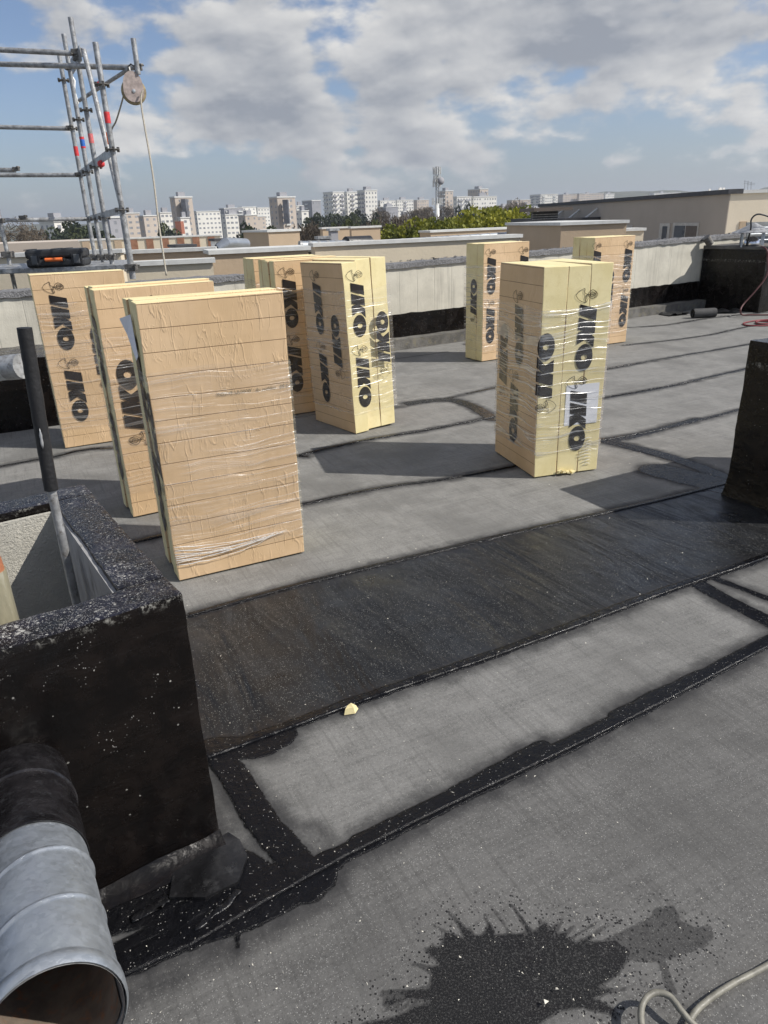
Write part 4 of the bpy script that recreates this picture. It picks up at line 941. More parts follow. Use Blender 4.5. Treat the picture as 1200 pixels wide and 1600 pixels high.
# socket (thicker lower part) of the nearest upright
tubepart('socket_tube', onU(3, 436), onU(3, 335), .029)
tubepart('spigot_tube', onU(3, 120), onU(3, 66), .0195)
for i, py in ((0, 124), (0, 200), (0, 272), (1, 186), (1, 268), (2, 171), (2, 260), (3, 131), (3, 233), (3, 328), (0, 342), (1, 342), (2, 340)): ros(onU(i, py))
L5 = P(-90, 100, 8.2)
def lx(px, py, Y): return P(px, py, Y)
tubepart('ledger_tube', lx(-120, 72, 8.1), onU(2, 82)); coup(onU(2, 80)); coup(onU(2, 90), .04)
pe = lx(219, 106, 7.9)
tubepart('ledger_tube', lx(-120, 97, 8.7), pe)
coup(onU(1, 104), .045); coup(lx(216, 106, 7.9), .04)
tubepart('ledger_tube', lx(-120, 196, 9.3), onU(0, 200)); coup(lx(108, 199, 9.35), .035)
tubepart('ledger_tube', lx(-120, 274, 9.3), onU(0, 273)); coup(onU(0, 272), .045)
tubepart('ledger_tube', lx(-120, 265, 9.1), lx(24, 266, 9.1), .026); coup(lx(25, 264, 9.1), .04)
tubepart('ledger_tube', onU(4, 344), onU(0, 342)); tubepart('ledger_tube', onU(4, 346)+Vector((-2, 0, 0)), onU(4, 346)); coup(onU(4, 345), .05); coup(lx(36, 340, 9.0), .045)
p5 = lx(216, 116, 7.85); t5 = lx(209, 60, 7.85); tubepart('upright_tube', Vector((p5.x, p5.y, p5.z)), Vector((p5.x, p5.y, t5.z)))
tubepart('brace_tube', lx(131, 79, 8.1), lx(190, 322, 7.2), .0242)
tubepart('brace_tube', lx(124, 157, 8.5), lx(203, 107, 7.9), .018)
def flat(a, b, wd=.05, th_=.006, name='brace_bar'):
    mb = MB(); a, b = Vector(a), Vector(b); d_ = b-a; mb.box(a-Vector((0, th_/2, wd/2)), d_, (0, th_, 0), (0, 0, wd)); mb.build(name, M['galvd'], scf)
flat(onU(0, 271), onU(3, 235), .075); flat(onU(0, 342), onU(3, 328), .06); flat(lx(112, 105, 8.4), lx(126, 82, 8.1), .12, .02)
for k_ in range(3): coup(onU(k_, 402)+Vector((0, 0, -.0)), .055); 
coup(onU(3, 418), .06); coup(onU(4, 398), .07)
mb = MB(); mb.tube([onU(1, 112), onU(1, 125)+Vector((.03, 0, 0)), onU(1, 140)+Vector((.01, 0, 0)), onU(1, 160)+Vector((.025, 0, 0)), onU(1, 165)], [.006, .012, .010, .014, .004], 8); mb.build('film_scrap', M['white'], scf, smooth=True)
def stick(i, py0, py1, mat, name='sticker'):
    a, b = onU(i, py1), onU(i, py0); mb = MB(); mb.lathe([(.0255, 0), (.0255, (b-a).z)], a, 16); mb.build(name, M[mat], scf, smooth=True)
stick(3, 174, 192, 'red'); stick(0, 228, 243, 'red'); stick(1, 213, 217, 'red'); stick(1, 217, 228, 'blue'); stick(1, 228, 231, 'red'); stick(2, 208, 223, 'pink')
mb = MB(); c = lx(170, 216, 7.4); mb.box(c-Vector((.02, 0, .05)), (.04, 0, 0), (0, .006, 0), (.0, 0, .10)); mb.build('scaffold_tag', M['orange'], scf)
mb = MB(); c = lx(158, 256, 7.7); mb.lathe([(.001, -.035), (.03, -.02), (.035, 0), (.03, .02), (.001, .035)], c, 14); mb.build('red_knob', M['red'], scf, smooth=True)
mb = MB(); c = lx(152, 136, 8.2); mb.box(c-Vector((.035, .02, .02)), (.07, 0, .04), (0, .004, 0), (0, 0, .035)); mb.build('sticker', M['red'], scf)
# decking of the scaffold
def plank(y0, y1, zc_, x0, x1, name='deck_plank'):
    mb = MB(); mb.box((x0, y0, zc_-.05), (x1-x0, 0, 0), (0, y1-y0, 0), (0, 0, .05)); mb.build(name, M['galvd'], scf, bevel=.006)
zd = P(100, 415, 8.0).z
for i in range(4): plank(7.95+.33*i, 8.26+.33*i, zd-.01, -6.5, P(195, 400, 8.0+.33*i).x)
# pulley
pc = lx(209, 143, 7.85)
pul = empty('pulley_wheel', pc); tag(pul, 'round rope pulley hanging from the scaffold arm', 'pulley')
mb = MB(); ax_ = Vector((.35, -1, .0)).normalized()
mb.lathe([(.001, .02), (.095, .022), (.112, .018), (.115, .01), (.098, 0), (.115, -.01), (.112, -.018), (.001, -.02)], (0, 0, 0), 30, ax_); mb.build('sheave', simple('brass_rim', (.33, .27, .16), .5, .4, var=.3, scale=20), pul, smooth=True, auto=True)
for sgn in (1, -1):
    mb = MB(); pl = []
    for i in range(26):
        a = 2*math.pi*i/26; rr = .094+.075*max(0, math.sin(a))**3; pl.append(Vector((math.cos(a)*rr, 0, math.sin(a)*rr)))
    ex2 = Vector((1, .35, 0)).normalized(); o2 = ax_*(.026*sgn)
    f_ = [o2+ex2*p.x+Vector((0, 0, p.z)) for p in pl]; b_2 = [v+ax_*.004*sgn for v in f_]
    mb.add(f_+b_2, [tuple(range(26)), tuple(range(51, 25, -1))]+[(i, (i+1) % 26, 26+(i+1) % 26, 26+i) for i in range(26)]); mb.build('cheek_plate', simple('dusty_pink_plate', (.42, .35, .32), .6, .2, var=.25, scale=25), pul)
mb = MB(); mb.tube([(0, 0, .14), (.02, 0, .145), (.045, 0, .165), (.04, 0, .205), (.01, 0, .225), (-.02, 0, .205), (-.025, 0, .17), (-.005, 0, .14)], .0075, 8); mb.build('hook', M['coupler'], pul, smooth=True)
mb = MB(); mb.lathe([(.016, .03), (.016, .036), (.001, .038)], (0, 0, 0), 10, ax_); mb.build('axle_bolt', M['galv'], pul)
r1 = lx(221, 166, 7.75); r2 = lx(260, 430, 6.9); tp_ = pc+Vector((.095, -.03, 0)); 
hose([tp_, r1, r1.lerp(r2, .4)+Vector((.012, 0, 0)), r1.lerp(r2, .7), r2], .0085, M['rope'], 'pale rope running down from the pulley to the parapet', 'rope', 'rope')
hose([pc+Vector((-.09, .03, .02)), lx(188, 168, 7.9), lx(181, 190, 8.0), lx(174, 205, 8.3), lx(170, 240, 8.6)], .008, M['rope'], 'pale rope trailing from the pulley behind the scaffold uprights', 'rope', 'rope')
# tool case on the deck
kc = P(94, 414, 8.1); case = empty('tool_case', Vector((kc.x, kc.y, zd-.008)), R_(9)); tag(case, 'black hard tool case with orange handle on the scaffold deck', 'tool case')
W2, D2, H2 = .58, .36, .17
def rbox(name, o, sx, sy, sz, mat, bev, par):
    mb = MB(); mb.box((o[0]-sx/2, o[1]-sy/2, o[2]), (sx, 0, 0), (0, sy, 0), (0, 0, sz)); ob = mb.build(name, mat, par, bevel=bev); ob.modifiers[0].segments = 3; return ob
rbox('case_base', (0, 0, 0), W2, D2, H2*.48, M['blackp'], .025, case); rbox('case_lid', (0, 0, H2*.5), W2, D2, H2*.52, M['blackp'], .028, case)
for x in (-.2, .22): rbox('latch', (x, -D2/2-.006, .03), .06, .02, .09, simple('grey_latch', (.09, .095, .10), .35, .2), .006, case)
for x in (-.2, .22): rbox('latch_housing', (x, -D2/2+.004, .015), .11, .02, .12, M['blackp'], .008, case)
mb = MB(); mb.tube([(-.085, -D2/2-.035, .075), (.085, -D2/2-.035, .075)], .019, 14); mb.build('handle_grip', M['orange'], case, smooth=True, auto=True)
for x in (-.095, .095): rbox('handle_arm', (x, -D2/2-.018, .058), .02, .05, .03, M['blackp'], .004, case)
for x in (-.27, .0, .1): rbox('lid_rib', (x, -.0, H2*1.015), .06, D2*.8, .008, M['blackp'], .003, case)

# ------------------------------------------------------------ neighbouring roofs
def rx(px, py):
    d_ = ray(px, py); return d_.x/d_.y
def block(name, label, cat, xL, xc, xR, yt, yb, Y, phi, ml, cope=None, group=None, zbot=None, mr=None, win=None, floors=None, cope_h=.06, dl=None):
    ph_ = R_(phi); C = P(xc, yt, Y); zt = C.z; zb = zbot if zbot is not None else P(xc, yb, Y).z
    c_, s_ = math.cos(ph_), math.sin(ph_)
    r_ = rx(xR, yt); wr = (r_*C.y-C.x)/(c_-r_*s_)
    if dl: ll = dl
    else: l_ = rx(xL, yt); ll = (C.x-l_*C.y)/(s_+l_*c_)
    wr = abs(wr); ll = min(abs(ll), 400)
    root = empty(name, (C.x, C.y, zb), ph_); tag(root, label, cat, group); hh = zt-zb
    mb = MB(); mb.cur = 0; mb.box((0, 0, 0), (wr, 0, 0), (0, ll, 0), (0, 0, hh))
    mats = [M[ml]]
    body = mb.build('wall', mats, root)
    if cope:
        o = .04 if cope_h < .2 else .3
        mb = MB(); mb.box((-o, -o, hh+.002), (wr+2*o, 0, 0), (0, ll+2*o, 0), (0, 0, cope_h)); mb.build('coping', M[cope], root)
    if win:
        fh, bw, ww, wh = win; bw *= random.uniform(.8, 1.3); ww *= random.uniform(.7, 1.3)
        kw = random.uniform(.7, 1.7); kh = random.choice((.8, 1, 1.15))
        for side in (0, 1):
            L = wr if side == 0 else ll; nb = max(1, int(L/bw)); nf = max(1, int(hh/fh)); mb = MB(); st = L/nb
            for i in range(nb):
                for f in range(nf):
                    if random.random() < .06: continue
                    x = st*(i+.5)-ww/2; z_ = hh-fh*(f+1)+(fh-wh)*.45
                    if side == 0: mb.box((x, -.06, z_), (ww, 0, 0), (0, .09, 0), (0, 0, wh))
                    else: mb.box((-.06, x, z_), (.09, 0, 0), (0, ww, 0), (0, 0, wh))
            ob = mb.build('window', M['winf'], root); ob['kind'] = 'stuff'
            if random.random() < .45 and L > 9:
                mb = MB(); w_b = random.uniform(2.5, 4.5); xs_ = [L*q_ for q_ in random.choice(((.5,), (.25, .75), (.18, .82)))]
                for x in xs_:
                    for f in range(int(hh/fh)):
                        z_ = hh-fh*(f+1)+.1
                        if side == 0: mb.box((x-w_b/2, -.9, z_), (w_b, 0, 0), (0, .9, 0), (0, 0, 1.0))
                        else: mb.box((-.9, x-w_b/2, z_), (.9, 0, 0), (0, w_b, 0), (0, 0, 1.0))
                ob = mb.build('balcony', M['cg' if random.random() < .5 else 'coping'], root); ob['kind'] = 'stuff'
        if random.random() < .7:
            mb = MB(); mb.box((wr*.3, ll*.3, hh+.5), (min(6, wr*.4), 0, 0), (0, min(6, ll*.4), 0), (0, 0, 2.4)); mb.build('roof_plant', M['cg'], root)
    return root, wr, ll, hh
GR = -16
# long taupe building on the right
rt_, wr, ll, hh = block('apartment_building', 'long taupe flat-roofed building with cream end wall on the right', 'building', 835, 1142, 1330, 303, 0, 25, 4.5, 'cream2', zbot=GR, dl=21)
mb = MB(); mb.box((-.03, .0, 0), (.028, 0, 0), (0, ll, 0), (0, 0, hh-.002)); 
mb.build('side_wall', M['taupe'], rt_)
mb = MB(); mb.box((-.12, -.06, hh+.002), (.5, 0, 0), (0, ll+.1, 0), (0, 0, .14)); mb.build('coping', M['dcoping'], rt_)
mb = MB(); mb.box((.385, -.06, hh+.002), (wr, 0, 0), (0, .5, 0), (0, 0, .10)); mb.build('coping', M['coping'], rt_)
def wl(px, py):
    """point on the shaded side wall seen at a pixel, in the building's own frame"""
    c_, s_ = math.cos(R_(4.5)), math.sin(R_(4.5)); nrm = Vector((-c_, -s_, 0)); o = rt_.location
    d_ = ray(px, py); t = (Vector((o.x, o.y, 0))-CAM).dot(nrm)/d_.dot(nrm); p_ = CAM+d_*t
    q_ = p_-o; return (-q_.x*s_+q_.y*c_, q_.z)
for (x0, x1, y0, y1, sh) in ((1034, 1050, 349, 372, 0), (1055, 1095, 348, 372, 1), (980, 991, 352, 362, 2)):
    ya, za = wl(x1, y0); yb_, _ = wl(x0, y0); zb_ = za-(1.0 if sh == 2 else 2.0)
    wn = MB(); wn.box((-.075, ya, zb_), (.05, 0, 0), (0, yb_-ya, 0), (0, 0, za-zb_)); fr = wn.build('window_frame', simple('window_surround', (.50, .47, .42), .7), rt_)
    for k_ in range(2 if sh == 1 else 1):
        Lw = (yb_-ya)*.92; a0 = ya+Lw*.04+(Lw*.5*k_ if sh == 1 else Lw*.2); l1 = Lw*.46 if sh == 1 else Lw*.5
        wn = MB(); wn.box((-.085, a0, zb_+.1), (.012, 0, 0), (0, l1, 0), (0, 0, za-zb_-.2)); wn.build('shutter' if (sh == 1 and k_ == 0) else 'window_pane', M['shut' if (sh == 1 and k_ == 0) else 'win'], fr)
# slit window in the lit end wall
c_, s_ = math.cos(R_(4.5)), math.sin(R_(4.5))
def fl_(px, py):
    nrm = Vector((s_, -c_, 0)); o = rt_.location; d_ = ray(px, py); t = (Vector((o.x, o.y, 0))-CAM).dot(nrm)/d_.dot(nrm); q_ = CAM+d_*t-o; return (q_.x*c_+q_.y*s_, q_.z)
xa, za = fl_(1156, 346); xb, zb_ = fl_(1164, 363); mb = MB(); mb.box((xa, -.03, zb_-1), (xb-xa, 0, 0), (0, .05, 0), (0, 0, za-zb_+1)); mb.build('window_frame', M['tan'], rt_)
# awning and stays on its left end
for k_, (x0, y0, x1, y1) in enumerate(((853, 343, 881, 329), (881, 343, 907, 328), (907, 342, 935, 326))):
    a_, za_ = wl(x1, y1); mb = MB(); mb.tube([(-.05, a_, za_), (-1.6, a_, za_-1.1)], .05, 8); mb.build('awning_stay', M['coping'], rt_)
ya, za_ = wl(940, 338); yb_, _ = wl(845, 340)
mb = MB(); mb.box((-1.8, ya, za_-.22), (1.76, 0, 0), (0, yb_-ya, 0), (0, 0, .2)); mb.build('awning_slab', M['dcoping'], rt_)
rt_['label'] = 'long taupe flat-roofed building with dark coping and cream end wall on the right'
# louvred plant screen
lv, wr, ll, hh = block('plant_screen', 'dark louvred screen under a flat canopy left of the taupe building', 'screen', 830, 833, 872, 331, 352, 30, 5, 'dcoping')
for i in range(5):
    mb = MB(); mb.box((-.03, -.08, hh*(.08+.17*i)), (wr, 0, 0), (0, .06, 0), (0, 0, hh*.05)); mb.build('louvre', M['galvd'], lv)
mb = MB(); mb.box((-.2, -.8, hh+.01), (wr+.5, 0, 0), (0, 2, 0), (0, 0, .12)); mb.build('canopy', M['shut'], lv)
NB = 'neighbouring roof upstands'
def nblock(*a, **k): return block(*a, **k)
block('roof_housing', 'long tan roof upstand with shaded end between parapet and taupe building', 'roof upstand', 792, 877, 979, 352.5, 384, 15.5, 9, 'tan', 'coping', zbot=-3)
block('roof_housing', 'small cream roof upstand just behind the farthest right pack', 'roof upstand', 960, 977, 1006, 361.5, 384, 17.5, 9, 'cream', 'coping', zbot=-3)
block('vent_housing', 'white rooftop vent housing with dark lid in front of the louvred screen', 'vent housing', 823, 842, 860, 349, 358, 20, 20, 'white', 'dcoping', zbot=-3)
block('vent_housing', 'small pale rooftop vent housing under the awning stays', 'vent housing', 902, 920, 936, 348, 354, 21, 20, 'white', 'dcoping', zbot=-3)
block('roof_housing', 'low tan roof wall seen through the gap right of the green trees', 'roof upstand', 656, 673, 823, 363.5, 378, 24, 22, 'tan', 'coping', zbot=-3)
block('roof_housing', 'tan rooftop box left of the long silver duct', 'roof upstand', 546, 549, 594, 357, 376, 26, 22, 'tan', 'coping', zbot=-3)
block('roof_housing', 'tan rooftop box partly hidden behind the small grey fan unit', 'roof upstand', 500, 504, 546, 358, 372, 29, 22, 'tan', 'coping', zbot=-3)
block('roof_housing', 'large tan rooftop box with dark shaded side beyond the packs', 'roof upstand', 380, 419, 468, 363, 388, 22, 28, 'tan', 'coping', zbot=-3)
block('vent_housing', 'white rooftop vent housing left of the large tan box', 'vent housing', 329, 337, 356, 377, 392, 19, 28, 'white', 'dcoping', zbot=-3)
block('vent_housing', 'low white rooftop vent housing behind the pale rope', 'vent housing', 265, 278, 305, 387, 395, 18, 28, 'white', 'dcoping', zbot=-3)
block('roof_wall', 'cream upstand wall behind the parapet under the silver duct', 'wall', 486, 492, 812, 386, 420, 13, 17.5, 'cream', 'coping', zbot=-4)
block('roof_wall', 'long tan roof wall left of the middle pack cluster', 'wall', 322, 330, 482, 398, 440, 11.6, 18, 'tan', 'coping', zbot=-4)
block('roof_wall', 'low cream roof wall with pale coping just beyond the parapet rope', 'wall', 190, 196, 333, 417, 440, 10.4, 14, 'cream', 'coping', zbot=-4, dl=.25)
block('roof_wall', 'tan roof wall lit behind the rope, left of the long tan wall', 'wall', 165, 175, 335, 398, 430, 13.5, 9, 'tan', 'coping', zbot=-4, dl=.3)
block('roof_wall', 'low pale wall with coping beyond the tool case', 'wall', -120, -100, 190, 407, 440, 12.2, 8, 'cream', 'coping', zbot=-4, dl=.3)
# striped facade
sf, wr, ll, hh = block('striped_building', 'low building with tan and cream stripes behind the scaffold feet', 'building', 118, 124, 345, 377, 400, 34, 13, 'cream', 'coping', zbot=-6)
for i in range(9):
    mb = MB(); x = wr*(i+.15)/9; mb.box((x, -.04, .1), (wr/9*.45, 0, 0), (0, .03, 0), (0, 0, hh-.12)); mb.build('facade_panel', M['cb' if i % 2 else 'tan'] if i < 3 else simple('brown_panel', (.30, .15, .09), .8), sf)
lr, *_ = block('flat_roof_building', 'low grey roofed hall with pinkish wall beyond the tool case', 'building', -200, -190, 130, 388, 420, 40, 6, 'cb', None, zbot=-8, dl=8)
mb = MB(); mb.box((-.4, -.4, _[2]+.01), (_[0]+1, 0, 0), (0, 8, 0), (0, 2.2, .5)) if False else None
# general lower roofs and the gravel between
def terr(name, x0, x1, y0, y1, z0, mat):
    mb = MB(); mb.box((x0, y0, z0-12), (x1-x0, 0, 0), (0, y1-y0, 0), (0, 0, 12)); return mb.build(name, mat)
tag(terr('lower_roof', -30, 45, 15.2, 44, -1.05, simple('gravel_roof', (.30, .28, .24), .95, var=.25, scale=1.2, bump=.02, bscale=20)), 'wide pale gravelled roof of the neighbouring block beyond the parapet', 'roof')
# silver ducts
def sduct(pts, r, label, ribs=14):
    root = empty('roof_duct', pts[0]); tag(root, label, 'duct'); pp = [Vector(p)-Vector(pts[0]) for p in pts]
    mb = MB(); mb.tube(pp, r, 18); mb.build('duct_tube', M['galv'], root, smooth=True, auto=True)
    mb = MB(); tot = (pp[-1]-pp[0])
    for i in range(ribs+1):
        c = pp[0].lerp(pp[-1], i/ribs) if len(pp) == 2 else pp[0]; mb.tube([c-tot.normalized()*.03, c+tot.normalized()*.03], r*1.05, 18)
    mb.build('duct_joint', M['galvd'], root, smooth=True, auto=True)
sduct([P(548, 385, 15.5), P(792, 368, 19)], .085, 'long silver roof duct running right beyond the middle packs')
sduct([P(470, 385, 15), P(552, 383, 15.4)], .10, 'short thick silver roof duct left of the dark lagged joint', 6)
mb = MB(); mb.tube([P(540, 382, 15.35), P(578, 381, 15.7)], .16, 16); ob = mb.build('lagged_joint', M['blackp'], None, smooth=True, auto=True); tag(ob, 'dark lagged joint between the two silver roof ducts', 'duct joint'); roughen(ob, .02, 6)
block('fan_unit', 'small grey boxed fan unit above the short roof duct', 'fan unit', 513, 517, 528, 361, 373, 20, 25, 'cg', 'galvd', zbot=-1.2)
block('fan_unit', 'dark low plant box beside the short roof duct', 'fan unit', 495, 499, 515, 374, 385, 16.5, 22, 'bal', 'galvd', zbot=-1.2)
sduct([P(344, 388, 17), P(352, 380, 17), P(384, 381, 18)], .12, 'bent silver duct beside the white vent housing', 1)

# ------------------------------------------------------------ ground and far land
mb = MB(); Rr = 7000
mb.add([(-Rr, -Rr, -18), (Rr, -Rr, -18), (Rr, Rr, -18), (-Rr, Rr, -18)], [(0, 1, 2, 3)]); tag(mb.build('ground', M['land']), kind='structure')
def ridge(name, pts, Y0, Y1, mat, amp):
    mb = MB(); vs = []; k = 0; nn = 90; xs = [p_[0] for p_ in pts]; hs = [p_[1] for p_ in pts]
    for i in range(nn+1):
        px = xs[0]+(xs[-1]-xs[0])*i/nn; py = float(np.interp(px, xs, hs)); top = P(px, py, Y0+.35*(Y1-Y0)); h = top.z+18
        for j in range(13):
            t = j/12; Y = Y0+(Y1-Y0)*t; r_ = rx(px, py); s_ = math.sin(math.pi*min(1, max(0, t)))**.8
            vs.append((r_*Y, Y, -18.5+h*s_+amp*mnoise.noise(Vector((r_*Y*.012, Y*.012, 0)))*s_))
    mb.add(vs, [(i*13+j, (i+1)*13+j, (i+1)*13+j+1, i*13+j+1) for i in range(nn) for j in range(12)])
    return tag(mb.build(name, mat, smooth=True), kind='structure')
ridge('hill', [(780, 322), (860, 309), (940, 299), (1000, 296), (1060, 299), (1130, 300), (1200, 292), (1400, 288)], 1500, 3200, M['hill'], 14)
ridge('hill', [(-300, 352), (60, 350), (300, 344), (600, 336), (780, 326), (880, 320)], 1500, 3000, M['hill'], 8)

# ------------------------------------------------------------ town
def tower(lb, xL, xc, xR, yt, Y, phi, ml, win=(2.9, 2.7, 1.15, 1.25), **k): return block('tower_block', lb, 'tower block', xL, xc, xR, yt, 0, Y, phi, ml, 'coping', zbot=-18, win=win, cope_h=.7, **k)
tower('beige tower block with a dark balcony strip, left of centre', 265, 273, 300, 309, 420, 42, 'cb', (2.9, 5, 1.2, 1.3))
tower('beige tower block with two slab halves nearest the centre left', 420, 433, 461, 309, 430, 38, 'cb', (2.9, 4, 1.2, 1.3))
tower('grey and white tower block just right of the beige pair', 472, 487, 501, 314, 620, 40, 'cg')
tower('leftmost of the three white towers', 505, 520, 537, 301, 560, 40, 'cw')
tower('middle of the three white towers', 536, 542, 558, 301, 580, 36, 'cw')
tower('rightmost of the three white towers', 558, 570, 589, 298, 560, 34, 'cw')
tower('grey tower block just right of the antenna mast', 684, 696, 708, 299, 640, 34, 'cb')
tower('tallest grey topped tower right of the antenna mast', 731, 750, 763, 296, 700, 34, 'cb')
tower('small white tower block far left beyond the scaffold', 61, 84, 113, 347, 260, 50, 'cw', (2.9, 3.2, 1.2, 1.2))
tower('dim grey block seen between the scaffold uprights', 158, 170, 188, 341, 300, 48, 'cg', (3, 4, 1, 1.2))
SLB = [  # xL, xc, xR, ytop, Y, phi, mat, label
 (188, 196, 218, 334, 430, 45, 'cb', 'beige stepped block left of the beige tower'), (216, 224, 246, 338, 400, 45, 'cb', 'beige block with shaded end below the first beige tower'),
 (244, 250, 270, 333, 440, 42, 'cw', 'white balconied block touching the left beige tower'), (278, 282, 296, 341, 380, 40, 'cw', 'small white annex at the foot of the left beige tower'),
 (300, 307, 344, 331, 520, 40, 'cw', 'long white block right of the left beige tower'), (342, 350, 380, 326, 600, 40, 'cg', 'grey block in the middle of the white housing'),
 (346, 352, 378, 336, 470, 40, 'cw', 'lower white block in front of the grey block'), (371, 378, 400, 324, 640, 40, 'cw', 'white block with stepped roof left of the second beige tower'),
 (398, 402, 421, 325, 660, 38, 'cw', 'far white block touching the second beige tower'), (372, 383, 402, 337, 450, 40, 'cb', 'dark ended beige block below the white housing'),
 (460, 463, 474, 322, 560, 38, 'cw', 'small white block right of the second beige tower'), (462, 471, 482, 330, 480, 38, 'cw', 'white gabled block below the grey and white tower'),
 (590, 594, 618, 314, 760, 32, 'cw', 'white slab right of the three white towers'), (614, 620, 646, 313, 780, 32, 'cw', 'second white slab before the antenna mast'), (590, 603, 622, 324, 640, 32, 'cg', 'grey lower block before the white slabs'),
 (645, 652, 670, 313, 800, 32, 'cb', 'beige block immediately left of the antenna mast'), (708, 714, 736, 308, 560, 30, 'cw', 'white slab with dark ribs right of the antenna mast'), (734, 740, 776, 308, 570, 28, 'cw', 'long white slab with dark ribs below the tallest tower'),
 (792, 800, 829, 313, 800, 26, 'cb', 'pale block behind the yellow green trees'), (828, 845, 872, 304, 900, 24, 'cw', 'white block left of the taupe building roof line'), (870, 880, 904, 304, 1300, 22, 'cb', 'far beige block over the taupe roof'),
 (902, 905, 944, 303, 1300, 22, 'cb', 'long far beige block with white stripes over the taupe roof'), (942, 946, 960, 303, 1350, 22, 'cw', 'small far white block beside the long beige one'), (1015, 1022, 1063, 302, 1400, 20, 'cw', 'far white houses on the wooded ridge')]
for xL, xc, xR, yt, Y, phi, ml, lb in SLB:
    block('housing_block', lb, 'housing block', xL, xc, xR, yt, 0, Y, phi, ml, 'coping', zbot=-18, win=(2.9, 2.8, 1.5, 1.1), cope_h=.5)
random.seed(33)
for i in range(26):
    px = random.choice((random.uniform(150, 480), random.uniform(585, 680), random.uniform(780, 860))); wp = random.uniform(10, 34); Y = random.uniform(520, 950)
    yh = 343-.036*(px-600); block('housing_block', 'small distant block', 'housing block', px-wp*.3, px, px+wp*.7, yh-random.uniform(2, 13), 0, Y, random.uniform(25, 45), random.choice(('cw', 'cw', 'cb', 'cg')), 'coping', zbot=-18, win=(2.9, 2.8, 1.5, 1.1), cope_h=.5, group='small distant blocks of the town')
def strip(x0, x1, yt, yb, Y, mat, name='building', label='', cat='building'):
    a = P(x0, yt, Y); b = P(x1, yt, Y); zb_ = P(x0, yb, Y).z; mb = MB(); mb.box((a.x, a.y, zb_), (b.x-a.x, 0, 0), (0, 6, 0), (0, 0, a.z-zb_)); return tag(mb.build(name, mat), label, cat)
# dark balcony strips on the beige towers, red annex
for nm, x0, x1, yt, yb, Y, mt, lb in (('stair_tower', 282, 289, 311, 350, 417, 'bal', 'dark balcony stack up the middle of the left beige tower'), ('stair_tower', 441, 449, 312, 350, 425, 'bal', 'dark balcony stack up the middle of the second beige tower'),
    ('brick_annex', 273, 282, 346, 366, 370, 'cr', 'brick red annex at the foot of the left beige tower')):
    strip(x0, x1, yt, yb, Y, M[mt], nm, lb, 'annex')
# low houses filling the middle distance
random.seed(21)
for i in range(46):
    px = random.uniform(-20, 700); Y = random.uniform(130, 420); b = P(px, 345, Y); x = b.x
    wdt, dpt, hgt = random.uniform(8, 20), random.uniform(7, 12), random.uniform(4, 9); an = R_(random.choice((8, 28, 40)))
    if 190 < px < 480 and Y < 170: continue
    hs = empty('house', (x, Y, -18), an); tag(hs, 'low house among the roofs between the near buildings and the towers', 'house', 'low houses below the towers')
    mb = MB(); mb.box((0, 0, 0), (wdt, 0, 0), (0, dpt, 0), (0, 0, hgt)); mb.build('wall', M[random.choice(('cw', 'cb', 'cw', 'cream'))], hs)
    mb = MB(); o = .4; z_ = hgt+.01
    mb.add([(-o, -o, z_), (wdt+o, -o, z_), (wdt+o, dpt+o, z_), (-o, dpt+o, z_), (0, dpt/2, z_+dpt*.24), (wdt, dpt/2, z_+dpt*.24)], [(0, 1, 5, 4), (2, 3, 4, 5), (1, 2, 5), (3, 0, 4), (3, 2, 1, 0)])
    mb.build('roof', M[random.choice(('cr', 'cg', 'coping', 'cr', 'cb'))], hs)
# antenna mast
am = empty('antenna_mast', P(683, 345, 210)); am.location.z = -18; tag(am, 'tall telecom mast with stacked antennas above the trees', 'antenna mast')
zt = P(681, 254, 210).z+18; zb1 = P(682, 318, 210).z+18
mb = MB(); mb.tube([(0, 0, 0), (0, 0, zb1)], [.85, .62], 14); mb.build('mast_pole', M['coping'], am, smooth=True)
mb = MB()
for a in range(3):
    v_ = Vector((math.cos(a*2.094), math.sin(a*2.094), 0))*.5; mb.tube([v_+Vector((0, 0, zb1)), v_+Vector((0, 0, zt-1))], .11, 6)
for i in range(14):
    z_ = zb1+(zt-1-zb1)*i/13
    for a in range(3):
        v0_ = Vector((math.cos(a*2.094), math.sin(a*2.094), 0))*.5; v1_ = Vector((math.cos((a+1)*2.094), math.sin((a+1)*2.094), 0))*.5; mb.tube([v0_+Vector((0, 0, z_)), v1_+Vector((0, 0, min(zt-1, z_+1)))], .07, 4)
mb.build('lattice', M['galvd'], am)
for z_, rr in ((zb1+.5, 1.3), (zb1+5, 1.0), (zt-4, .9), (zt-2, 1.0)):
    for a in range(5):
        mb = MB(); v_ = Vector((math.cos(a*1.257+z_), math.sin(a*1.257+z_), 0))*rr; mb.tube([v_+Vector((0, 0, z_-.9)), v_+Vector((0, 0, z_+.9))], .17, 6); mb.tube([v_+Vector((0, 0, z_)), (0, 0, z_)], .06, 4); mb.build('panel_antenna', M['coping'], am)
mb = MB(); mb.lathe([(.01, 0), (.8, .1), (.95, .4), (.01, .35)], (.9, -.6, zb1+5.5), 18, (.3, -1, 0)); mb.build('dish', M['cg'], am, smooth=True)
# thin pylons on the far ridge
for k_, px in enumerate((1164, 1169, 1174)):
    b = P(px, 300, 900); t_ = P(px, 281+k_*1.5, 900); mb = MB(); mb.tube([(b.x, b.y, b.z-8), (t_.x, t_.y, t_.z)], .35, 5)
    for z_ in (.7, .85): mb.tube([(b.x-3, b.y, b.z+(t_.z-b.z)*z_), (b.x+3, b.y, b.z+(t_.z-b.z)*z_)], .25, 4)
    tag(mb.build('pylon', M['galvd']), ('left', 'middle', 'right')[k_]+' of the three thin masts on the skyline at far right', 'pylon', 'masts on the right skyline')
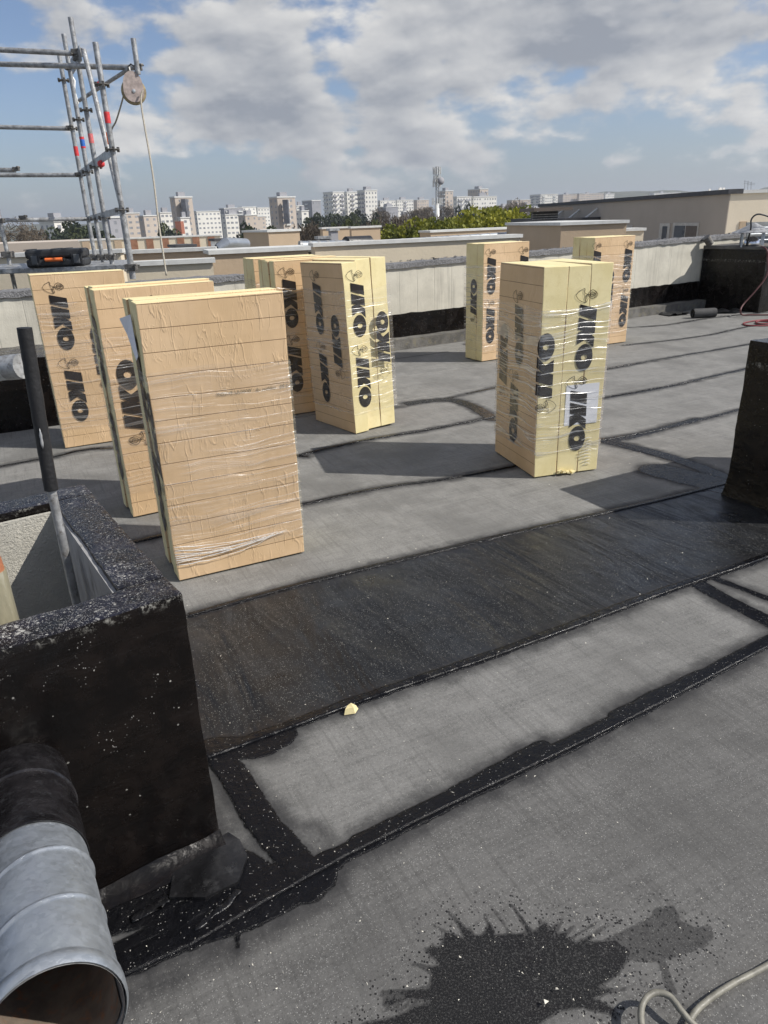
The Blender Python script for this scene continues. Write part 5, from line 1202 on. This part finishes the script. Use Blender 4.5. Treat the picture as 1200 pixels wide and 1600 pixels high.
# roof cowls on the taupe building
for k_, (px, yt, yb, wd_) in enumerate(((1110, 295, 305, 4), (1127, 293, 303, 6), (1132, 293, 303, 5))):
    a = P(px, yt, 30); b = P(px, yb, 30); w_ = wd_/F*30; mb = MB(); mb.add([(a.x-w_/2, a.y, b.z), (a.x+w_/2, a.y, b.z), (a.x+w_/2, a.y+w_, b.z), (a.x-w_/2, a.y+w_, b.z), (a.x-w_/4, a.y+.3*w_, a.z), (a.x+w_/4, a.y+.3*w_, a.z), (a.x+w_/4, a.y+.7*w_, a.z), (a.x-w_/4, a.y+.7*w_, a.z)], [(0, 1, 5, 4), (1, 2, 6, 5), (2, 3, 7, 6), (3, 0, 4, 7), (4, 5, 6, 7)])
    tag(mb.build('chimney_cowl', M['white']), ('left', 'middle', 'right')[k_]+' of three white chimney cowls on the taupe building roof', 'chimney cowl', 'white cowls on the taupe building')

# ------------------------------------------------------------ trees
def crown_mesh(seed, nleaf, leaf, flat=.8, clumps=26, bare=False):
    rs = np.random.RandomState(seed); cs = []
    for _ in range(clumps):
        d_ = rs.normal(size=3); d_ /= np.linalg.norm(d_); d_ *= rs.uniform(.35, .95)**.6; cs.append((d_*[1, 1, flat], rs.uniform(.18, .42)))
    vs = []; fs = []
    for i in range(nleaf):
        c, r_ = cs[rs.randint(clumps)]; p_ = rs.normal(size=3); p_ /= np.linalg.norm(p_); p_ = c+p_*r_*rs.uniform(.5, 1)**.4
        a = rs.normal(size=3); a /= np.linalg.norm(a); b = np.cross(a, rs.normal(size=3)); b /= np.linalg.norm(b)
        s1 = leaf*rs.uniform(.6, 1.3); s2 = s1*(.10 if bare else .8); k_ = len(vs)
        vs += [p_-a*s1-b*s2, p_+a*s1-b*s2, p_+a*s1*.7+b*s2, p_-a*s1*.7+b*s2]; fs.append((k_, k_+1, k_+2, k_+3))
    me = bpy.data.meshes.new('crown'); me.from_pydata([tuple(v) for v in vs], [], fs); me.update(); return me
CM = {}
for nm, mt, seeds, nl, lf, bare in (('Y', 'leafY', (1, 2, 3), 5200, .042, False), ('G', 'leafG', (4, 5), 2200, .06, False), ('D', 'leafD', (6,), 1800, .06, False), ('B', 'twig', (7, 8), 2600, .11, True)):
    CM[nm] = []
    for s_ in seeds:
        me = crown_mesh(s_, nl, lf, .85, 34 if nm == 'Y' else 24, bare); me.materials.append(M[mt]); CM[nm].append(me)
def trunk_mesh():
    mb = MB(); mb.tube([(0, 0, 0), (.01, 0, .35), (0, .01, .62)], [.035, .026, .012], 7)
    for a in range(6):
        c = Vector((math.cos(a*1.05), math.sin(a*1.05), 0)); mb.tube([(0, 0, .3+.04*a), c*.12+Vector((0, 0, .5+.03*a)), c*.25+Vector((0, 0, .68+.03*a))], [.014, .009, .003], 5)
    me = bpy.data.meshes.new('trunk'); me.from_pydata(mb.v, [], mb.f); me.materials.append(M['trunk']); return me
TM = trunk_mesh()
def tree(kind, x, y, zt_, wdt, label, group, base=-18, low=None):
    H_ = zt_-base; t = empty('tree', (x, y, base), random.uniform(0, 6)); tag(t, label, 'tree', group)
    tr_ = bpy.data.objects.new('trunk', TM); col.objects.link(tr_); tr_.parent = t; tr_.scale = (H_*.7, H_*.7, H_)
    c = bpy.data.objects.new('crown', random.choice(CM[kind])); col.objects.link(c); c.parent = t
    ch = (low if low else H_*.62); c.scale = (wdt/2, wdt/2, ch/2/.92); c.location = (0, 0, H_-ch/2)
    return t
YC = ((600, 356, 70, 4.6), (622, 346, 62, 5.2), (645, 350, 60, 4.6), (668, 352, 62, 4.6), (690, 341, 68, 5), (708, 338, 62, 4.8), (728, 332, 66, 5), (750, 329, 68, 5.4), (776, 321, 62, 5.6), (800, 321, 64, 5.6), (815, 330, 62, 4.6), (742, 344, 58, 4.4), (768, 338, 58, 4.6), (795, 337, 57, 4.4), (718, 350, 57, 4.4))
YL = ('leftmost yellow green tree, well left of the antenna mast', 'round yellow green tree left of the mast, tallest of its trio', 'yellow green tree right of the round one, left of the mast', 'low yellow green tree directly below the antenna mast', 'yellow green tree just right of the antenna mast', 'second yellow green tree right of the mast', 'third yellow green tree right of the mast', 'yellow green tree at the middle of the right clump', 'tallest yellow green tree, left of two crowning the clump', 'tallest yellow green tree, right of two crowning the clump', 'rightmost yellow green tree beside the louvred screen', 'low front yellow green tree at the middle of the right clump', 'low front yellow green tree under the two tallest', 'low front yellow green tree at the right end by the screen', 'low front yellow green tree at the left end of the right clump')
for (px, py, Y, wd_), lb in zip(YC, YL):
    p_ = P(px, py, Y); tree('Y', p_.x, Y, p_.z, wd_, lb, 'yellow green trees beyond the roofs', low=5.5)
for px, py, Y, wd_, kd in ((560, 342, 90, 6, 'G'), (535, 348, 85, 5, 'G'), (575, 346, 85, 5, 'B'), (500, 347, 90, 7, 'B'), (480, 350, 95, 7, 'B'), (612, 336, 130, 8, 'B'), (640, 334, 150, 8, 'B'), (665, 336, 140, 7, 'B'),
                          (405, 352, 170, 10, 'G'), (388, 347, 200, 9, 'D'), (270, 358, 230, 9, 'D'), (258, 356, 240, 9, 'G'), (120, 350, 200, 14, 'D'), (140, 352, 190, 12, 'G'), (105, 352, 210, 12, 'G'), (30, 352, 150, 12, 'B'), (50, 352, 160, 10, 'B'), (150, 356, 180, 10, 'D'),
                          (600, 326, 330, 14, 'B'), (655, 326, 340, 16, 'B'), (560, 328, 320, 14, 'D'), (540, 332, 300, 12, 'G'), (520, 336, 280, 12, 'D'), (500, 332, 300, 12, 'G'), (580, 334, 260, 12, 'D'), (720, 322, 330, 10, 'D'), (735, 318, 340, 9, 'D'), (728, 326, 320, 10, 'D'), (765, 322, 360, 14, 'B'), (790, 318, 380, 14, 'B'), (815, 314, 500, 20, 'B'), (670, 322, 400, 14, 'B'), (692, 322, 380, 16, 'B')):
    p_ = P(px, py, Y); tree(kd, p_.x, Y, p_.z, wd_, {'G': 'dull green tree among the distant roofs', 'D': 'dark evergreen standing among the distant blocks', 'B': 'bare brownish tree among the distant roofs'}[kd], 'distant trees before the town', low=None)
for i in range(70):
    px = random.uniform(-30, 720); Y = random.uniform(150, 700); x = rx(px, 345)*Y; kd = random.choice('GBDBG'); h = random.uniform(7, 15)
    tree(kd, x, Y, -18+h, random.uniform(6, 12), {'G': 'dull green tree among the distant roofs', 'D': 'dark evergreen standing among the distant blocks', 'B': 'bare brownish tree among the distant roofs'}[kd], 'distant trees before the town')

# every distant tree and house named by its place along the skyline
LM = [(-400, 'the picture edge'), (20, 'the far left white tower'), (113, 'the scaffold feet'), (200, 'the pale rope'), (262, 'the left beige tower'), (310, 'the long white block'), (400, 'the second beige tower'), (462, 'the grey and white tower'), (505, 'the three white towers'), (592, 'the white slabs'), (682, 'the antenna mast'), (760, 'the tallest grey topped tower'), (1400, 'end')]
ORD = ['first', 'second', 'third', 'fourth', 'fifth', 'sixth', 'seventh', 'eighth', 'ninth', 'tenth', 'eleventh', 'twelfth', 'thirteenth', 'fourteenth', 'fifteenth', 'sixteenth']
bk = {}
for o in list(col.objects):
    if o.get('group') in ('distant trees before the town', 'low houses below the towers', 'small distant blocks of the town'):
        px = proj(o.location)[0]; k_ = max(i for i, l in enumerate(LM) if l[0] <= px or i == 0)
        kind = {'du': 'dull green tree', 'da': 'dark evergreen', 'ba': 'bare brownish tree', 'lo': 'low house', 'sm': 'small distant block'}[o['label'][:2]]
        bk.setdefault((k_, kind), []).append((px, o))
for (k_, kind), L in bk.items():
    L.sort(key=lambda t: t[0])
    for i, (_, o) in enumerate(L):
        o['label'] = f"{ORD[min(i, 15)]} {kind} counting right from {LM[k_][1]}"

# ------------------------------------------------------------ the air of the day
m, n = newmat('haze'); n.nt.nodes.clear()
vo = n.a('VolumePrincipled', {'Color': (.80, .86, .95, 1), 'Density': HAZE, 'Anisotropy': .25}); o_ = n.a('OutputMaterial'); n.nt.links.new(vo.outputs[0], o_.inputs['Volume'])
mb = MB(); mb.box((-7200, -7200, -19), (14400, 0, 0), (0, 14400, 0), (0, 0, 19+110)); tag(mb.build('haze', m), 'thin pale haze over the town', kind='stuff')
sc.cycles.volume_bounces = 0
